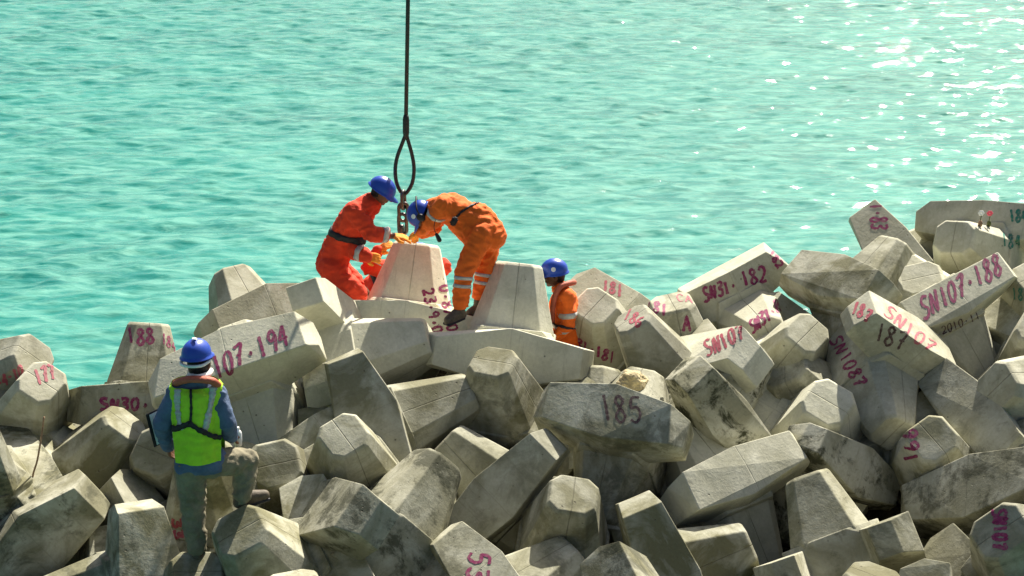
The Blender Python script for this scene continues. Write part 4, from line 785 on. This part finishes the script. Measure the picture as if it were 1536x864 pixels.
hc = J['head']+Vector((-.02, -.01, .085)); h = build_helmet(hc, Vector((.35, .93, -.1)), Vector((-.03, 0, 1)), body, logo=False)
bm = bmesh.new(); f, u, r = frame((.35, .93, -.1), (-.03, 0, 1))
tube_bm(bm, spline([hc-r*.10-u*.045+f*.02, hc-r*.085-u*.06-f*.08, hc-u*.062-f*.125, hc+r*.085-u*.06-f*.08, hc+r*.10-u*.045+f*.02], 6), .012, 8)
obj('chin_strap', from_bm('chin_strap', bm, True), M['white'], h)
bm = bmesh.new()
for q in range(2): ellipsoid(bm, hc+u*.122-f*(.02+.02*q)+r*.012*q, r*.022, f*.012, u*.004, 10, 6)
obj('helmet_sticker', from_bm('helmet_sticker', bm), M['white'], h)
# clipboard in the left hand, bottle in the right
def slab(c, X, Y, Z, bev):
    bm = bmesh.new(); mt = Matrix((X, Y, Z)).transposed().to_4x4(); mt.translation = c
    bmesh.ops.create_cube(bm, size=1, matrix=mt); bmesh.ops.bevel(bm, geom=bm.edges[:], offset=bev, segments=1, affect='EDGES'); return bm
cb = bpy.data.objects.new('clipboard', None); C.objects.link(cb)
c = V5(246, 636, +.12); a = (V5(232, 613, +.05)-V5(244, 660, +.12)).normalized(); b = Vector((.75, .6, 0)).normalized(); n = a.cross(b).normalized(); b = n.cross(a)
cb.location = c; tag(cb, 'dark clipboard with white sheets held under the left arm of the lime-vest man', 'clipboard')
o = obj('board', from_bm('board', slab(Vector(), b*.24, n*.006, a*.30, .001)), M['black'], cb)
obj('paper_sheets', from_bm('paper_sheets', slab(n*(-.006 if n.y > 0 else .006)+b*.012, b*.215, n*.004, a*.275, .0005)), M['paper'], cb)
bt = bpy.data.objects.new('water_bottle', None); C.objects.link(bt); bt.location = V5(357, 655, +.32)
tag(bt, 'small clear water bottle in the right hand of the lime-vest man', 'bottle')
bm = bmesh.new(); prof = [(.0, -.075), (.028, -.072), (.03, -.02), (.03, .03), (.024, .045), (.012, .058)]
rows = [[bm.verts.new((max(1e-4, r_)*math.cos(2*math.pi*i/16), max(1e-4, r_)*math.sin(2*math.pi*i/16), z)) for i in range(16)] for r_, z in prof]
for A, B in zip(rows[:-1], rows[1:]):
    for i in range(16): bm.faces.new((A[i], A[(i+1) % 16], B[(i+1) % 16], B[i]))
obj('bottle_body', from_bm('bottle_body', bm, True), M['paper'], bt)
bm = bmesh.new(); bmesh.ops.create_cone(bm, cap_ends=True, segments=16, radius1=.015, radius2=.014, depth=.02, matrix=Matrix.Translation((0, 0, .068))); obj('cap', from_bm('cap', bm), M['white'], bt)

# ---- lifting rope, chain
DR = 17.9
def VR(x, y):      # hangs plumb
    return W(x, y, DR/(1-.364*(y-345)/2866))
sl = bpy.data.objects.new('rope_sling', None); C.objects.link(sl); sl.location = VR(606, 290); tag(sl, 'black wire rope sling with a spliced eye hanging over the raised block', 'rope')
def rel(p): return p-sl.location
top = VR(613, -900)
bm = bmesh.new(); tube_bm(bm, [rel(top), rel(VR(612, 0)), rel(VR(609, 176))], .019, 10); obj('wire_rope', from_bm('wire_rope', bm, True), M['rope'], sl)
bm = bmesh.new(); tube_bm(bm, [rel(VR(609, y)) for y in (172, 176, 180, 198, 203, 208)], [.02, .028, .031, .031, .027, .018], 14); obj('ferrule', from_bm('ferrule', bm, True), M['rope'], sl)
bm = bmesh.new()
tube_bm(bm, spline([rel(VR(*p)) for p in ((608, 203), (603, 216), (596, 235), (593, 252), (594, 270), (599, 284), (606, 291), (613, 285), (619, 272), (621, 252), (618, 232), (613, 214), (610, 203))], 6), .018, 10)
obj('rope_eye', from_bm('rope_eye', bm, True), M['rope'], sl)
ch = bpy.data.objects.new('lifting_chain', None); C.objects.link(ch); ch.location = VR(605, 325); tag(ch, 'short grey steel chain linking the rope sling to the raised block', 'chain')
def link_mesh(h, wd, rad, rot):
    bm = bmesh.new(); P = []
    for i in range(24):
        a = 2*math.pi*i/24; x = math.cos(a)*wd; z = math.sin(a)*wd+(h if math.sin(a) > 0 else -h)
        P.append(Matrix.Rotation(rot, 3, 'Z') @ Vector((x, 0, z)))
    tube_bm(bm, P, rad, 10, closed=True); return from_bm('chain_link', bm, True)
for (px, py, h, wd, rot) in ((605, 300, .05, .034, 1.25), (605, 318, .045, .042, .25), (604, 336, .06, .038, -.2), (603, 352, .05, .034, 1.3)):
    o = obj('chain_link', link_mesh(h, wd, .017, rot), M['steel'], ch); o.location = VR(px, py)-ch.location

# ---- small things on the blocks
hk = cast(60, 712); hp = hk[0] if hk else W(60, 712, 15.6)
dk = (hp-CL).dot((CR @ Vector((0, 0, -1))))-.03
bm = bmesh.new(); tube_bm(bm, spline([W(*p, dk) for p in ((66, 625), (62, 655), (56, 690), (50, 710), (50, 719), (55, 724), (62, 724))], 6), .008, 8)
tag(obj('steel_bar', from_bm('steel_bar', bm, True), M['rust']), 'thin rusty steel bar with a hooked foot standing between two blocks at the far left', 'steel bar')
for k, (px, py, col, lb) in enumerate(((1470, 322, 'white', 'small white flower in a brown bulb on top of the block marked 184'), (1483, 322, 'pink', 'small pink flower in an olive bulb on top of the block marked 184'))):
    hh = cast(px, py+18); dd = ((hh[0]-CL).dot(CR @ Vector((0, 0, -1)))) if hh else 18.6
    e = bpy.data.objects.new('flower', None); C.objects.link(e); e.location = W(px, py+18, dd); tag(e, lb, 'flower'); Z = Vector((0, 0, 1))
    bm = bmesh.new(); ellipsoid(bm, Z*.03, Vector((.022, 0, 0)), Vector((0, .022, 0)), Z*.035, 12, 8); obj('bulb', from_bm('bulb', bm, True), M['leaf' if k else 'rust'], e)
    bm = bmesh.new(); tube_bm(bm, [Z*.05, Z*.085, Z*.12+Vector((.008, 0, 0))], .004, 6); obj('stem', from_bm('stem', bm), M['leaf'], e)
    bm = bmesh.new()
    for q in range(6):
        a = q*math.pi/3; ellipsoid(bm, Z*.135+Vector((math.cos(a)*.018, 0, math.sin(a)*.016)), Vector((.014, 0, 0)), Vector((0, .007, 0)), Z*.012, 8, 6)
    obj('petals', from_bm('petals', bm, True), M[col], e)
def stone(px, py, r_, label, off=0.0, d0=None):
    h = cast(px, py); d = d0 or (((h[0]-CL).dot(CR @ Vector((0, 0, -1)))) if h else depth_at(py)+.5); c = W(px, py, d+off)
    bm = bmesh.new(); bmesh.ops.create_icosphere(bm, subdivisions=4, radius=r_)
    for v in bm.verts:
        n = v.co.normalized(); k = 1+.35*noise.noise(n*1.3+Vector((px, 0, 0)))+.14*noise.cell(n*3+Vector((py, 0, 0)))*.5+.08*noise.noise(n*5)
        v.co = v.co*k; v.co.z *= .8
    o = obj('rubble_stone', from_bm('rubble_stone', bm), M['rock']); o.location = c; tag(o, label, 'stone')
stone(948, 574, .12, 'yellow rubble stone wedged left of the block marked 186')


# ------------------------------------------------------------------ light and view
w = bpy.data.worlds.new('World'); scene.world = w; w.use_nodes = True
nt = w.node_tree; bg = nt.nodes['Background']; sky = nt.nodes.new('ShaderNodeTexSky')
sky.sky_type = 'NISHITA'; sky.sun_disc = False; sky.sun_elevation = R(SUN_EL); sky.sun_rotation = R(SUN_AZ)
sky.air_density = 1.0; sky.dust_density = 5.0; sky.ozone_density = 1.0
nt.links.new(sky.outputs[0], bg.inputs[0]); bg.inputs[1].default_value = 0.05
sd = bpy.data.lights.new('sun', 'SUN'); sd.energy = 5.0; sd.angle = R(0.5); sd.color = (1.0, 0.94, 0.82)
so = bpy.data.objects.new('sun', sd); C.objects.link(so); so.rotation_euler = (-sun_dir).to_track_quat('-Z', 'Y').to_euler()
scene.view_settings.view_transform = 'Standard'; scene.view_settings.look = 'None'
scene.view_settings.exposure = 1.16; scene.view_settings.gamma = 1; scene.view_settings.use_curve_mapping = False
